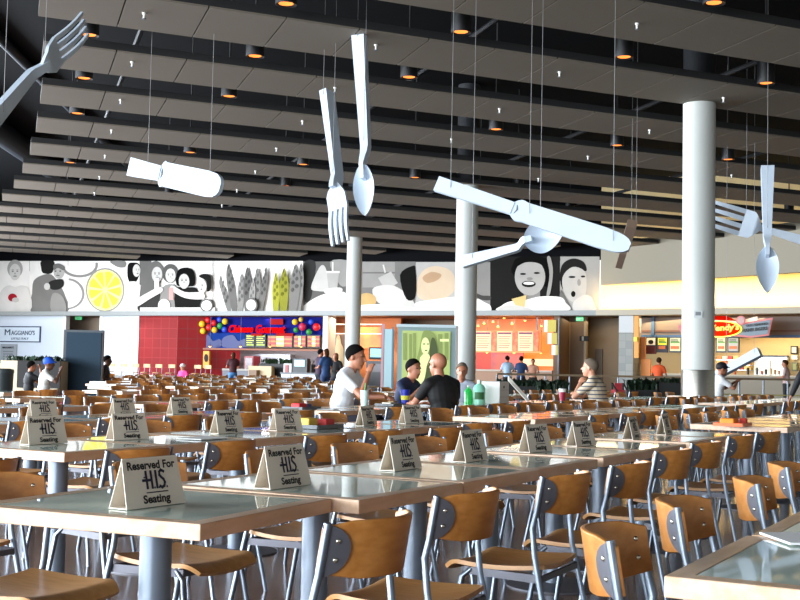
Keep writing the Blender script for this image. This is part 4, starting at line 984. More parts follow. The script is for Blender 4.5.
def bush(name, label, x0, x1, ybot, ytop, off, col, n_, pl=w1, cat='plant', parent=None, Y=None, box=None):
    g = (lambda x, y: atY(x, y, Y)) if Y else (lambda x, y: pl(x, y, off))
    p = g((x0+x1)/2, ybot)
    t = thing(name, label, cat, (p.x, p.y, 0)); m_ = MB(); rr = random.Random(int(x0*7+ytop))
    X = (g(x1, ybot)-g(x0, ybot)); D = Vector((-X.y, X.x, 0)).normalized(); hgt = g(x0, ytop).z-p.z
    for i in range(n_):
        b = g(x0, ybot)+X*rr.random()+D*rr.uniform(-.25, .25)-p; b.z = p.z-.02
        a = rr.uniform(0, 6.28); L = hgt*rr.uniform(.55, 1.15); out = Vector((math.cos(a), math.sin(a), 0))*L*rr.uniform(.2, .75)
        w_ = L*.13; sd = Vector((-math.sin(a), math.cos(a), 0))*w_
        mid = b+out*.45+Vector((0, 0, L*.75)); tip = b+out+Vector((0, 0, L*rr.uniform(.45, 1.0)))
        m_.add([b-sd*.4, b+sd*.4, mid+sd, mid-sd, tip], [(0, 1, 2, 3), (3, 2, 4)])
    m_.build('foliage', col, t, fix=False)
    if box: 
        wd, ht, dp, mm = box; c = g((x0+x1)/2, ybot)-p; ang = math.atan2(X.y, X.x)
        MB().box((0, 0, p.z/2), (X.length*1.05, dp, p.z), ang).build('planter_box', mm, t); MB().box((0, 0, p.z-.01), (X.length*1.05-.08, dp-.08, .04), ang).build('soil', mat('soil', (.16, .11, .08), .9), t)
    return t
leaf = mat('leaf_green', (.13, .27, .13), .5, noise=.4, nscale=4, rgb2=(.06, .13, .07)); leaf2 = mat('leaf_dark', (.08, .17, .09), .55, noise=.3, nscale=4)
bush('garland_plant', 'row of green artificial foliage above the dark cash desk', 262, 312, 364, 357, -.3, leaf, 220, box=(1, 1, .4, mat('planter_dark', (.10, .10, .10), .6)))
t = T('cash_desk', 'white checkout counter with red lettering and a screen on top', 'counter', 300, 372, -3.)
wh = mat('counter_white_blue', (.84, .88, .93), .45)
pbox('front', 281, 374, 319, 400, -3., .8, wh, t, ground=True); pbox('worktop', 280, 372.6, 320, 374.2, -3.1, 1.0, mat('desk_top', (.15, .16, .18), .4), t); wtext('lettering', 'TOASTING', 301, 379.3, 17, 2.6, -3.02, mat('desk_red', (.60, .10, .16), .5), t, bold=.02)
pbox('panel_joint', 290, 374.2, 290.5, 400, -3.02, .03, mat('joint', (.3, .34, .4), .5), t, ground=True)
t = T('cash_register', 'dark cash register with pale blue screen on the checkout counter', 'cash register', 299.5, 366, -3.)
pbox('housing', 292.5, 358.5, 307, 372.6, -2.9, .3, mat('register_dark', (.09, .11, .13), .5), t); pbox('screen', 294.5, 360, 304.5, 366.5, -2.93, .04, mat('screen_blue', (.55, .72, .80), .3, emit=(.5, .75, .85), es=.5), t)
t = T('leaflet_holder', 'stack of pale leaflets beside the cash register', 'leaflets', 287.5, 366, -3.); pbox('sheets', 283.5, 363.5, 291.5, 372.6, -2.9, .2, mat('leaflet', (.80, .78, .78), .6), t); pbox('cover', 285, 365, 288, 372.6, -2.95, .05, mat('leaflet_red', (.66, .35, .35), .6), t)
struct(pbox('trim_pilaster', 322, 312, 327, 420, -.1, .8, wpan, ground=True))
# orange-lit shop behind the far column
orw = mat('shop_orange_wall', (.86, .52, .26), .6, noise=.25, nscale=.8); struct(pbox('wall_orange', 327, 312, 400, 420, 3.0, .2, orw, ground=True))
t = T('statue_poster', 'tall poster with a pale standing figure left of the far column', 'poster', 338, 355, 1.)
pbox('sheet', 332, 333, 346, 372, 1.2, .06, mat('poster_brown', (.50, .40, .36), .6), t); part_ell('figure', 0, 0, 0, 0, 1.15, mat('figure_cream', (.86, .78, .62), .6), t, pts=smooth_poly([(337, 337), (340, 337), (341, 343), (343.5, 350), (343, 371), (334.5, 371), (335, 350), (336, 343)])); part_ell('head', 338.5, 337.5, 1.6, 2.2, 1.12, mat('figure_head', (.84, .70, .52), .6), t)
flame = mat('poster_flame', (.90, .25, .08), .5, emit=(1., .3, .08), es=.35, noise=.6, nscale=.9, rgb2=(.95, .65, .2))
t = T('flame_poster', 'red and yellow flame-coloured poster right of the far column', 'poster', 370, 340, 1.2); pbox('sheet', 359, 327, 381, 348, 1.3, .06, flame, t); pbox('top_rail', 326, 323.8, 382, 324.9, 1.1, .05, white_paint, t); pbox('lower_rail', 326, 333.2, 382, 334.2, 1.1, .05, white_paint, t)
t = T('wall_monitor', 'small teal wall monitor beside the poster kiosk', 'monitor', 376, 352, 1.2); pbox('bezel', 369, 347.2, 381.8, 359.5, 1.0, .12, black, t); pbox('screen', 370.2, 348.6, 381, 357.2, .97, .04, mat('screen_teal', (.25, .62, .68), .3, emit=(.2, .65, .75), es=.6), t)
pbox('screen_band', 370.2, 354, 381, 355.5, .955, .02, mat('screen_green', (.30, .65, .30), .3, emit=(.3, .7, .3), es=.4), t)
t, _ = prop('drinks_machine', 'dark drinks machine below the teal monitor', 'machine', 366, 361, 386, 392, .6, mat('machine_dark', (.16, .17, .19), .5), .7, ground=True); pbox('panel', 368, 364, 384, 372, .57, .05, mat('machine_panel', (.32, .30, .32), .4), t)
# orange shop with three menu boards
orl = mat('shop_warm_wall', (.90, .50, .22), .55, noise=.2, nscale=.7)
struct(pbox('wall_warm', 470, 312, 562, 420, 3.6, .2, orl, ground=True)); struct(pbox('wall_shop_return', 553, 316, 559.5, 420, .1, 3.4, mat('return_brown', (.40, .29, .19), .6), ground=True))
t = T('mural_board', 'purple and orange painted backboard behind the orange counter', 'wall panel', 505, 358, 2.6); pbox('left_panel', 474, 352, 491, 372, 2.6, .1, mat('panel_red', (.70, .20, .12), .55, noise=.4, nscale=1), t); pbox('right_panel', 491, 352, 523, 372, 2.55, .1, mat('panel_purple', (.46, .24, .32), .55, noise=.45, nscale=1.1, rgb2=(.62, .30, .22)), t)
cream = mat('board_cream', (.95, .78, .60), .5, emit=(1., .75, .55), es=.30); fpic = mat('board_food', (.82, .26, .12), .5, emit=(.9, .3, .1), es=.25, noise=.6, nscale=4, rgb2=(.90, .55, .35))
for j, (a, b) in enumerate([(475.3, 491), (497, 512), (518, 533)]):
    t = T('menu_board', ['lit cream menu board, left of three in the orange shop', 'lit cream menu board, middle of three in the orange shop', 'lit cream menu board, right of three in the orange shop'][j], 'menu board', (a+b)/2, 341, .9)
    pbox('panel', a, 331.5, b, 351, .9, .1, cream, t); pbox('header', a+.8, 332.2, b-1, 334.2, .87, .04, mat('board_header', (.45, .22, .30), .5), t); pbox('food_photo', b+.2, 331.5, b+5.6, 351, .92, .08, fpic, t)
    for k in range(6): pbox('text_line', a+1.4, 336.2+k*2.2, b-1.6-(k % 3), 336.9+k*2.2, .88, .03, mat('board_text', (.66, .50, .40), .6), t)
t = T('board_rail', 'orange rail carrying the three menu boards', 'rail', 505, 352, .9); pbox('lower_bar', 474, 351.2, 542, 352.6, .74, .1, mat('rail_orange2', (.95, .62, .35), .5), t); pbox('upper_bar', 474, 330.2, 541, 331.3, .74, .1, mat('rail_orange3', (.85, .50, .25), .5), t)
pbox('hanger', 536.4, 317, 537.6, 331, .9, .05, bracket, t)
for x, y in [(478, 326), (484, 323.5), (493, 322), (498, 327), (504, 318), (512, 324), (525, 320.5), (541.5, 326), (487, 352.5), (514, 353), (541, 353)]: spotlamp(x, y, 1.4, 'small warm spot lamp hanging in the orange shop')
t = T('order_counter', 'long counter of the orange shop with pale front', 'counter', 515, 372, .5); pbox('front', 473, 371.5, 552, 400, .5, .9, mat('order_front', (.62, .46, .34), .5), t, ground=True); pbox('worktop', 472, 369.8, 552, 371.6, .4, 1.1, mat('order_top', (.70, .64, .56), .4), t); pbox('lit_case', 523, 359, 553, 366, 2.2, .4, mat('case_glow', (.95, .66, .50), .4, emit=(1., .6, .4), es=.5), t)
t = T('menu_rack', 'stacked yellow and white display rack at the orange shop entrance', 'rack', 551, 335, .0)
for (a, b, c, d_, m_) in [(544, 320, 547.5, 332, white_paint), (547.5, 320, 556, 332, mat('rack_yellow', (.78, .70, .22), .5)), (547.5, 333, 551.5, 344, white_paint), (551.5, 333, 557, 344, mat('rack_yellow', (.78, .70, .22), .5)), (551.5, 345, 555.5, 355, white_paint), (555.5, 345, 558.5, 355, mat('rack_yellow', (.78, .70, .22), .5))]: pbox('panel', a, b, c, d_, -.3, .2, m_, t)
pbox('post', 557.5, 318, 558.8, 400, -.3, .1, bracket, t, ground=True)
# dim passage
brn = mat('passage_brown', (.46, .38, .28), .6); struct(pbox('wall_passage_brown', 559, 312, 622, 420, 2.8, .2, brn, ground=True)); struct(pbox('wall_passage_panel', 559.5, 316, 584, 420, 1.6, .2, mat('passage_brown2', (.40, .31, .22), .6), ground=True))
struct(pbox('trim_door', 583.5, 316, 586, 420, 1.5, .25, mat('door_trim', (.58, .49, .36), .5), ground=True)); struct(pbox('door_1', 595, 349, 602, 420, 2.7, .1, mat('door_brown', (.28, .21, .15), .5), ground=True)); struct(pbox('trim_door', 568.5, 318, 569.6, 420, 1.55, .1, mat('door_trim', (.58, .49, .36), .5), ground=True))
exit_sign(579.5, 319, 7, 4.2, .8, 'green exit sign hanging in the dim brown passage')
t, _ = prop('wall_fixture', 'small black fixture on the brown passage wall', 'fixture', 579.5, 336, 588, 341, 1.3, black, .2); pbox('pale_plate', 581.8, 336.4, 583.6, 340.6, 1.27, .05, mat('plate_grey', (.6, .58, .54), .5), t)
# stone pilaster and burger shop on the right
stone = tilemat('stone_tile', (.55, .55, .52), (.45, .45, .43), .32, .32, .5, rgb2=(.46, .47, .46), mort=.01)
a = w2(619, 313, -.1); b = w2(633.5, 313, -.1); d = b-a; L = math.hypot(d.x, d.y)
o = MB().box((L/2, .4, 1.45), (L, .8, 2.9)).build('wall_stone_pilaster', stone); o.location = (a.x, a.y, 0); o.rotation_euler = (0, 0, math.atan2(d.y, d.x)); struct(o)
o = MB().box((L/2, .4, 3.36), (L, .8, .90)).build('wall_pilaster_head', mat('pilaster_head', (.76, .77, .77), .6)); o.location = (a.x, a.y, 0); o.rotation_euler = (0, 0, math.atan2(d.y, d.x)); struct(o)
t = T('orange_banner', 'vertical orange and yellow banner beside the stone pilaster', 'banner', 639, 340, .3, w2); pbox('upper_strip', 634, 316, 638.5, 358, -.25, .1, mat('banner_orange', (.86, .58, .14), .5), t, w2); pbox('yellow_tag', 633.5, 337, 637, 341.5, -.32, .05, mat('banner_yellow', (.95, .85, .15), .5), t, w2); pbox('lower_strip', 641, 359, 650, 376, .5, .1, mat('banner_deep', (.85, .50, .12), .5), t, w2); pbox('middle_panel', 637, 337, 645, 360, .6, .1, mat('banner_brown', (.72, .45, .18), .5), t, w2)
t = T('shop_beam', 'grey-brown beam with blue stripe over the burger menu boards', 'beam', 700, 332, 1., w2); pbox('beam', 638, 317, 830, 336, 1.6, .3, mat('beam_taupe', (.48, .42, .38), .6), t, w2); pbox('brown_band', 638, 330, 830, 331.8, 1.55, .1, mat('beam_band', (.42, .28, .22), .6), t, w2); pbox('blue_stripe', 638, 335, 830, 337.4, 1.5, .2, mat('beam_blue', (.22, .36, .52), .5), t, w2); pbox('blue_post', 651, 317, 654, 337, 1.5, .2, mat('beam_blue', (.22, .36, .52), .5), t, w2)
bl = mat('menu_bluegrey', (.16, .20, .26), .5)
for j, (a, b, top) in enumerate([(645.5, 656, (.86, .80, .70)), (657, 667.5, (.90, .88, .15)), (669, 681, (.80, .78, .60)), (716, 726, (.85, .82, .60)), (727.5, 739, (.62, .62, .58))]):
    t = T('menu_board', ['cream burger menu board with dark motif, leftmost', 'burger menu board with yellow top', 'burger menu board just left of the large column', 'burger menu board just right of the large column', 'burger menu board below the neon sign, rightmost'][j], 'menu board', (a+b)/2, 345, 1.2, w2)
    pbox('frame', a, 337, b, 352.5, 1.3, .1, bl, t, w2); pbox('sheet', a+1, 338, b-1, 345 if j < 2 else 351, 1.26, .04, mat('sheet_%d' % j, top, .5, emit=top, es=.35), t, w2)
    if j == 0: part_ell('motif', 650.8, 342, 2.6, 2.2, 1.23, black, t, w2); pbox('maroon_panel', a, 346, b, 354, 1.25, .05, mat('maroon', (.30, .08, .12), .5), t, w2)
    else:
        pbox('green_band', a+1.6, 341.5, b-1.6, 343, 1.23, .03, mat('menu_green', (.35, .60, .2), .5), t, w2); pbox('food_photo', a+1.6, 346, b-2.2, 349, 1.23, .03, mat('menu_orange', (.85, .42, .15), .5), t, w2)
        for k in range(3): pbox('text_line', a+1.6, 339+k*1.0, b-3, 339.4+k*1.0, 1.23, .03, ink, t, w2)
# neon burger sign: red oval with yellow border and script, grey hamburger sign
neon_y = mat('neon_yellow', (1., .9, .25), .4, emit=(1., .85, .2), es=1.5); neon_r = mat('neon_red', (.55, .05, .01), .6, spec=0., emit=(1., .20, .03), es=.5); neon_o = mat('neon_orange', (1., .62, .15), .4, emit=(1., .6, .12), es=1.3)
pinkn = mat('neon_pink', (.70, .45, .45), .6, spec=0., emit=(1., .6, .6), es=.25); greyb = mat('sign_bluegrey', (.46, .52, .56), .5)
t = T('shop_sign', 'neon burger restaurant sign, red oval and slanted grey panel, beside the large column', 'shop sign', 720, 330, -.4, w2)
part_ell('side_panel_edge', 0, 0, 0, 0, -.30, pinkn, t, w2, .1, pts=[(740, 323.5), (773, 317.5), (769, 335.5), (750, 337.8), (728, 335.5)]); part_ell('side_panel', 0, 0, 0, 0, -.36, greyb, t, w2, .08, pts=[(741, 325), (771, 319.6), (767.6, 334), (750, 336), (731, 334)])
part_ell('white_arrow_top', 0, 0, 0, 0, -.28, mat('arrow_white', (.95, .86, .74), .5, emit=(1., .85, .7), es=.5), t, w2, .08, pts=[(684, 318), (736, 321.5), (757.5, 316.4), (756.5, 323.5), (684, 326)])
part_ell('red_wing', 0, 0, 0, 0, -.29, mat('wing_red', (.5, .04, .01), .6, spec=0., emit=(.9, .1, .03), es=.3), t, w2, .08, pts=[(684, 315.5), (727, 316), (736, 320.5), (700, 320)])
part_ell('left_wing', 0, 0, 0, 0, -.27, pinkn, t, w2, .08, pts=[(677.5, 326), (688, 322), (690, 337), (682.5, 336)])
part_ell('oval_border', 719, 329, 23, 8.4, -.42, neon_y, t, w2, .12, 36); part_ell('oval_face', 719, 329, 21.3, 7.3, -.47, neon_r, t, w2, .08, 36)
wtext('lettering', "Wendy's", 722.5, 328.4, 33.5, 8.6, -.50, neon_o, t, w2, bold=.03, depth=.03, shear=.1, tilt=.06)
wtext('lettering', 'OLD FASHIONED', 757, 324.6, 22, 2.4, -.40, mat('sign_ink', (.10, .12, .13), .5), t, w2, bold=.02, tilt=.10); wtext('lettering', 'HAMBURGERS', 755, 329.4, 25, 3.4, -.40, mat('sign_ink', (.10, .12, .13), .5), t, w2, bold=.03, tilt=.10)
part_ell('pink_roundel', 740.8, 320.4, 4.9, 4.6, -.44, pinkn, t, w2, .1); part_ell('roundel_face', 740.8, 320.4, 3.6, 3.4, -.47, mat('roundel', (.78, .62, .60), .5), t, w2, .05)
# burger shop interior
struct(pbox('wall_burger', 634, 338, 840, 420, 4.2, .2, mat('burger_wall', (.74, .63, .42), .6), pl=w2, ground=True))
t = T('serving_hatch', 'two bright white hatch panels in the tan burger wall', 'hatch', 770, 365, 3.8, w2); pbox('frame_top', 753.5, 355.3, 787, 357, 3.7, .3, bl, t, w2); pbox('pane', 754, 360, 769.4, 377, 3.8, .1, mat('hatch_white', (.90, .91, .88), .4, emit=(.9, .92, .88), es=.35), t, w2); pbox('pane', 770.8, 360, 786, 377, 3.8, .1, MATS['hatch_white'], t, w2); pbox('hood', 753.5, 357, 787, 360, 3.6, .4, brushed, t, w2)
for j, (a, b, c, d_) in enumerate([(790.5, 346, 797.5, 354), (791.5, 355.5, 797, 359.5), (791.5, 362.5, 797.5, 371)]): 
    t = T('wall_frame', ['black framed picture on the tan burger wall', 'white notice below the black framed picture', 'green framed picture lowest on the tan burger wall'][j], 'picture', a, b, 4., w2); pbox('frame', a, b, c, d_, 4., .1, [black, white_paint, mat('frame_olive', (.30, .30, .18), .5)][j], t, w2)
    if j != 1: pbox('print', a+1.2, b+1.2, c-1.2, d_-1.2, 3.97, .05, [mat('print_pale', (.7, .68, .64), .5), mat('print_olive', (.50, .50, .25), .5)][j//2], t, w2)
t = T('kitchen_shelves', 'stacked food shelves lit orange behind the burger counter', 'shelves', 735, 362, 3.2, w2)
for k, (y, m_) in enumerate([(356, mpic[2]), (361, mpic[1]), (366, mpic[0])]): pbox('shelf', 716, y+3.6, 750, y+4.4, 3.2, .5, brushed, t, w2); [pbox('food_pack', 717+i*5.4, y, 721.4+i*5.4, y+3.6, 3.3, .3, mpic[(i*3+k) % 4], t, w2) for i in range(6)]
t = T('burger_counter', 'long pale burger shop counter behind the glass railing', 'counter', 740, 374, .8, w2); pbox('front', 644, 376, 840, 400, .8, .8, mat('burger_front', (.50, .46, .38), .5), t, w2, ground=True); pbox('worktop', 644, 374.6, 840, 376.2, .7, 1., mat('burger_top', (.66, .60, .48), .4), t, w2)
for j, (x, h, c) in enumerate([(757, 7, (.35, .36, .36)), (762, 4, (.75, .35, .3)), (766, 5.4, (.25, .22, .22)), (771, 6.5, (.80, .68, .5)), (775, 5, (.7, .55, .4)), (779, 4, (.75, .6, .5)), (735, 6, (.7, .3, .15)), (728, 8, (.2, .18, .18)), (748, 7, (.12, .12, .12))]):
    p = w2(x, 374.6, 1.1); q = w2(x, 374.6-h, 1.1); r_ = 1.5*p.length/F; hh = q.z-p.z
    o = MB().lathe([(r_*.8, 0), (r_, hh*.8), (r_*.7, hh)], n=10).build('counter_container', mat('cont_%d' % j, c, .5)); o.location = p; tag(o, ['grey', 'red', 'black', 'tan', 'brown', 'pale', 'orange', 'dark', 'black slim'][j]+' container on the burger counter, '+['left of the hatch', 'below the hatch', 'below the hatch middle', 'before the hatch, tallest tan one', 'right of the tall tan one', 'near the worker', 'under the shelves', 'leftmost near the column', 'between shelves and hatch'][j], 'container')
# ------------------------------------------------------------------ free-standing things in the hall
def ybox(name, x0, y0, x1, y1, Y, dp, m, parent, ground=False, dy=0.):
    a, b = atY(x0, (y0+y1)/2, Y), atY(x1, (y0+y1)/2, Y); zt, zb = atY((x0+x1)/2, y0, Y).z, (0. if ground else atY((x0+x1)/2, y1, Y).z)
    o = Vector(parent.location) if parent else Vector()
    return MB().box(Vector(((a.x+b.x)/2, Y+dy+dp/2, (zt+zb)/2))-o, (b.x-a.x, dp, zt-zb)).build(name, m, parent)
def YT(name, label, cat, px, Y, group=None):
    p = atY(px, 370, Y); return thing(name, label, cat, (p.x, p.y, 0), 0, group)
# illuminated poster kiosk
KY = 27.0; kg = mat('kiosk_grey_green', (.50, .58, .58), .45, metal=.2); poster = mat('poster_lit', (.58, .64, .38), .5, emit=(.62, .68, .38), es=.35)
t = YT('poster_kiosk', 'free-standing grey kiosk with lit green-tinted poster of a woman', 'kiosk', 428, KY)
ybox('cabinet', 397, 327, 455.5, 392, KY, .35, kg, t, True); ybox('light_panel', 402, 331, 450, 392, KY-.03, .05, poster, t, dy=0)
ybox('base', 397, 394, 455.5, 400, KY-.03, .40, mat('kiosk_base', (.30, .34, .36), .5), t, True); ybox('top_cap', 396.5, 324.5, 456, 327.4, KY-.05, .45, mat('kiosk_cap', (.72, .78, .80), .5), t); ybox('edge_post', 455.8, 326, 458, 392, KY-.02, .1, mat('kiosk_post', (.62, .58, .56), .4), t, True)
gp = [mat('poster_dark', (.26, .30, .14), .5, emit=(.25, .3, .12), es=.15), mat('poster_mid', (.50, .56, .30), .5, emit=(.5, .56, .3), es=.12), mat('poster_light', (.78, .82, .56), .5, emit=(.86, .9, .6), es=.35)]
def ypoly(name, pts, dy, m, parent, th=.012):
    o = Vector(parent.location); q = [atY(x, y, KY-dy)-o for x, y in pts]; q2 = [p+Vector((0, th, 0)) for p in q]; n = len(q)
    return MB().add(q+q2, [tuple(range(n)), tuple(reversed(range(n, 2*n)))]+[(i, (i+1) % n, n+(i+1) % n, n+i) for i in range(n)]).build(name, m, parent)
for k, (x0, x1) in enumerate([(403, 406.5), (409, 411.5), (413, 415.5), (438, 442), (444.5, 448)]): ypoly('stripe', rect(x0, 333+k % 2, x1, 360), .045, gp[1], t)
ypoly('hair', smooth_poly([(423, 332), (430, 331), (436, 337), (438.5, 356), (437, 378), (430, 378), (420, 376), (416, 365), (419, 350)]), .05, gp[1], t); ypoly('hair_shadow', smooth_poly([(431, 340), (436, 342), (438, 362), (434, 378), (429, 374)]), .06, gp[0], t)
ypoly('face', ell(425.4, 346, 4.2, 8.6), .07, gp[2], t); ypoly('eye', ell(424, 344, 1.3, .6, 10), .08, gp[0], t); ypoly('eye', ell(428, 344, 1., .6, 10), .08, gp[0], t); ypoly('mouth', ell(426, 350.5, 1.4, .6, 10), .08, gp[0], t)
ypoly('arm', smooth_poly([(420, 358), (426, 353), (430, 357), (427, 365), (424, 380), (417, 386), (414, 380), (420, 370)]), .075, gp[2], t); ypoly('blouse', smooth_poly([(426, 366), (436, 368), (441, 380), (441, 391), (420, 391), (424, 378)]), .065, gp[0], t); ypoly('highlight', rect(440, 339, 449, 341.5), .05, gp[2], t)
pn = YT('door_panel', 'open glass door panel standing left of the poster kiosk', 'panel', 389, 27.6)
ybox('glass_panel', 383.5, 329, 394, 392, 27.6, .10, mat('panel_aqua', (.66, .76, .78), .2), pn, True); ybox('red_edge', 381, 324, 384, 392, 27.6, .12, mat('panel_rose', (.72, .56, .58), .5), pn, True); ybox('dark_edge', 391.5, 327, 393, 392, 27.57, .05, mat('panel_teal', (.38, .50, .54), .4), pn, True)
# dark slate board at left, litter bin, planter with hedge
t = YT('display_board', 'tall dark slate-blue board standing at left before the white wall', 'board', 82, 30.5)
ybox('frame', 62.8, 330, 102.3, 398, 30.5, .14, mat('board_frame', (.08, .14, .18), .5), t, True); ybox('panel', 65.5, 332.4, 100.5, 396, 30.47, .05, dark_navy, t)
p = atY(2, 385, 20); t = thing('litter_bin', 'dark round litter bin at the left edge', 'bin', (p.x, p.y, 0)); hb = atY(2, 368.5, 20).z
sharp(MB().lathe([(.16, 0), (.18, hb*.93)], n=24).build('body', mat('bin_dark', (.13, .17, .18), .5), t)); sharp(MB().lathe([(.19, hb*.93), (.185, hb*.985), (.12, hb)], n=24).build('lid', mat('bin_lid', (.17, .21, .22), .45), t))
hed = bush('hedge_planter', 'cream planter box with low green hedge behind the blue-capped person', 8, 62, 361, 354, 0, leaf, 420, Y=30, box=(1, 1, .9, mat('planter_cream', (.82, .76, .64), .6)))
q = Vector(hed.location); ybox('recess_shade', 17, 361, 60, 388, 29.5, .06, mat('recess_shade_dark', (.10, .09, .09), .7), hed)  # flat dark sheet on the box front; recess shade put into its colour
# railing with glass, planters in front of it
railm = mat('rail_wood', (.46, .38, .28), .5)
clear = bpy.data.materials.new('clear_glass'); clear.use_nodes = True; nt = clear.node_tree; b_ = nt.nodes['Principled BSDF']; b_.inputs['Transmission Weight'].default_value = 1; b_.inputs['Roughness'].default_value = .02; b_.inputs['IOR'].default_value = 1.1; b_.inputs['Base Color'].default_value = (.85, .93, .90, 1); MATS['clear_glass'] = clear
RY = 29.0; t = YT('railing', 'long waist-high railing with timber cap and glass panels', 'railing', 650, RY)
a, b = atY(497, 374, RY), atY(812, 374, RY); zt = 1.10; o = Vector(t.location)
MB().box(Vector(((a.x+b.x)/2, RY, zt))-o, (b.x-a.x, .10, .05)).build('cap_rail', railm, t); MB().box(Vector(((a.x+b.x)/2, RY, .72))-o, (b.x-a.x, .04, .03)).build('mid_rail', mat('rail_brass', (.70, .66, .40), .4, metal=.3), t)
n = 13
for i in range(n+1): MB().tube([Vector((lerp(a.x, b.x, i/n), RY, 0))-o, Vector((lerp(a.x, b.x, i/n), RY, zt-.02))-o], .022, 8).build('post', steel, t)
for i in range(n): MB().box(Vector((lerp(a.x, b.x, (i+.5)/n), RY, .40))-o, ((b.x-a.x)/n-.08, .012, .56)).build('glass_panel', clear, t)
pbx = mat('planter_black', (.09, .10, .10), .5)
bush('planter_plant', 'bushy dark green planter in front of the orange shop, left of two', 537, 566, 391, 378, 0, leaf2, 420, Y=27.5, box=(1, 1, .5, pbx)); bush('planter_plant', 'trailing dark green planter left of the right-hand column', 628, 655, 390, 377, 0, leaf2, 420, Y=27.5, box=(1, 1, .5, pbx))
bush('planter_plant', 'low green plant in a black trough against the railing by the column', 657, 680, 383, 376, 0, leaf2, 220, Y=27.6, box=(1, 1, .5, pbx)); bush('planter_plant', 'small dark green planter between the grey-haired man and the box', 497, 534, 386, 377, 0, leaf2, 300, Y=28, box=(1, 1, .5, pbx))
t = YT('red_armchair', 'red chair with dark arms beside the striped polo man', 'chair', 620, 26.5); ybox('seat', 615, 390, 625, 394, 26.3, .5, mat('red_cloth', (.60, .12, .16), .6), t); ybox('backrest', 615, 383, 624, 394, 26.8, .08, MATS['red_cloth'], t)
for x in (614.5, 625.5):
    p = atY(x, 390, 26.5)-Vector(t.location); MB().tube([(p.x, .3, 0), (p.x, .3, .95), (p.x, -.25, .80), (p.x, -.25, 0)], .02, 6).build('arm_frame', black, t)
# bar stools before the red tiles
def make_stool():
    t = thing('bar_stool', 's', 'stool')
    MB().lathe([(.0, .74), (.19, .74), (.2, .76), (.18, .78), (0, .785)], n=16, cap=False).build('seat', seatwood, t, smooth=True)
    MB().shell(lambda a, b: (Vector((.21*(a-.5)*2, -.20+.07*((a-.5)*2)**2, 1.0+.17*b)), Vector((0, 1, 0))), 8, 2, .014).build('backrest', mat('stool_wood', (.80, .66, .47), .45), t)
    for s in (-1, 1):
        MB().tube([(s*.17, -.18, 1.1), (s*.16, -.15, .74), (s*.22, -.22, 0)], .013, 6).build('leg', chrome, t); MB().tube([(s*.15, .14, .75), (s*.21, .21, 0)], .013, 6).build('leg', chrome, t)
    MB().box((0, .17, .3), (.36, .02, .02)).build('footrest', chrome, t); return t
B0 = make_stool(); ub = []
for j, px in enumerate((110, 122, 134, 145, 157, 170, 196, 206)):
    p = w1(px, 367, -3.4); place(B0, ub, (p.x, p.y, 0), R(150), 'pale-backed bar stool, %s from the left before the red tile wall' % ORD[j], 'bar stools along the back wall')
# ------------------------------------------------------------------ things on the tables
def on_table(px, py, z=TZ+.0015): return atZ(px, py, z)
def cup(name, label, px, py, r, h, m, lidm, straw=None, extra=None, u=None):
    p = u or on_table(px, py); t = thing(name, label, 'cup', tuple(p))
    sharp(MB().lathe([(r*.72, 0), (r, h)], n=24).build('cup_body', m, t))
    if lidm: sharp(MB().lathe([(r*1.08, h), (r*1.08, h*1.05), (r*.9, h*1.10)], n=24).build('lid', lidm, t))
    if straw: MB().tube([(0, 0, h*.9), (.01, 0, h*1.45)], .005, 6).build('straw', straw, t)
    return t
bluec = mat('cup_blue', (.08, .16, .62), .4); redc = mat('cup_maroon', (.62, .10, .24), .4)
def tabpt(u, v): q = UV(u, v); return Vector((q.x, q.y, TZ+.0015))
t = cup('paper_cup', 'tall blue paper cup beside the bald man', 405, 407, .058, .19, bluec, None, u=tabpt(solve_px(405.5, -6.75, .8, 9, 18), -6.75)); MB().lathe([(.0475, .07), (.053, .12)], n=24, cap=False).build('star_print', mat('print_yellow', (.85, .82, .25), .5), t).scale = (1.01, 1.01, 1)
t = cup('paper_cup', 'maroon paper cup with white lid and dark straw before the striped polo man', 562, 401, .056, .165, redc, white_paint, black, u=tabpt(solve_px(562, -6.70, .8, 12, 22), -6.70)); MB().lathe([(.0552, .128), (.0568, .165)], n=24, cap=False).build('white_band', white_paint, t)
clr = mat('cup_clear', (.80, .90, .88), .1, spec=.6)
cup('plastic_cup', 'clear plastic cup with green straw beside the man in white', 364, 404, .05, .18, clr, None, mat('straw_green', (.3, .75, .4), .5), u=tabpt(solve_px(364, -6.95, .8, 9, 18), -6.95))
def jug(label, px, v, c, r, h, lab):
    t = thing('plastic_jug', label, 'jug', tuple(tabpt(solve_px(px, v, .85, 9, 22), v)))
    sharp(MB().lathe([(r, 0), (r*1.02, h*.68), (r*.75, h*.82), (r*.30, h*.90), (r*.30, h)], n=20).build('bottle', c, t), 50); MB().lathe([(r*.33, h), (r*.33, h*1.06), (0, h*1.06)], n=14, cap=False).build('cap', white_paint, t)
    if lab: MB().shell(lambda a, b: (Vector((r*1.03*math.cos(-2.4+1.6*a), r*1.03*math.sin(-2.4+1.6*a), h*(.2+.32*b))), Vector((math.cos(-2.4+1.6*a), math.sin(-2.4+1.6*a), 0))), 8, 2, .003).build('paper_label', mat('jug_label', (.20, .42, .22), .5), t)
jug('bright green plastic jug behind the bald man, left of the paler one', 469, -6.75, mat('jug_green', (.18, .80, .35), .25, emit=(.1, .7, .25), es=.05), .052, .22, False); jug('pale mint plastic jug with green label beside the white box', 478.5, -6.62, mat('jug_mint', (.62, .92, .80), .25), .08, .29, True)
q = tabpt(solve_px(496, -6.55, .85, 9, 22), -6.55); t = thing('white_box', 'white cardboard box with a black dot beside the mint jug', 'box', tuple(q), ROWROT); bevel(MB().box((0, 0, .145), (.30, .26, .29)).build('carton', white_paint, t), .004)
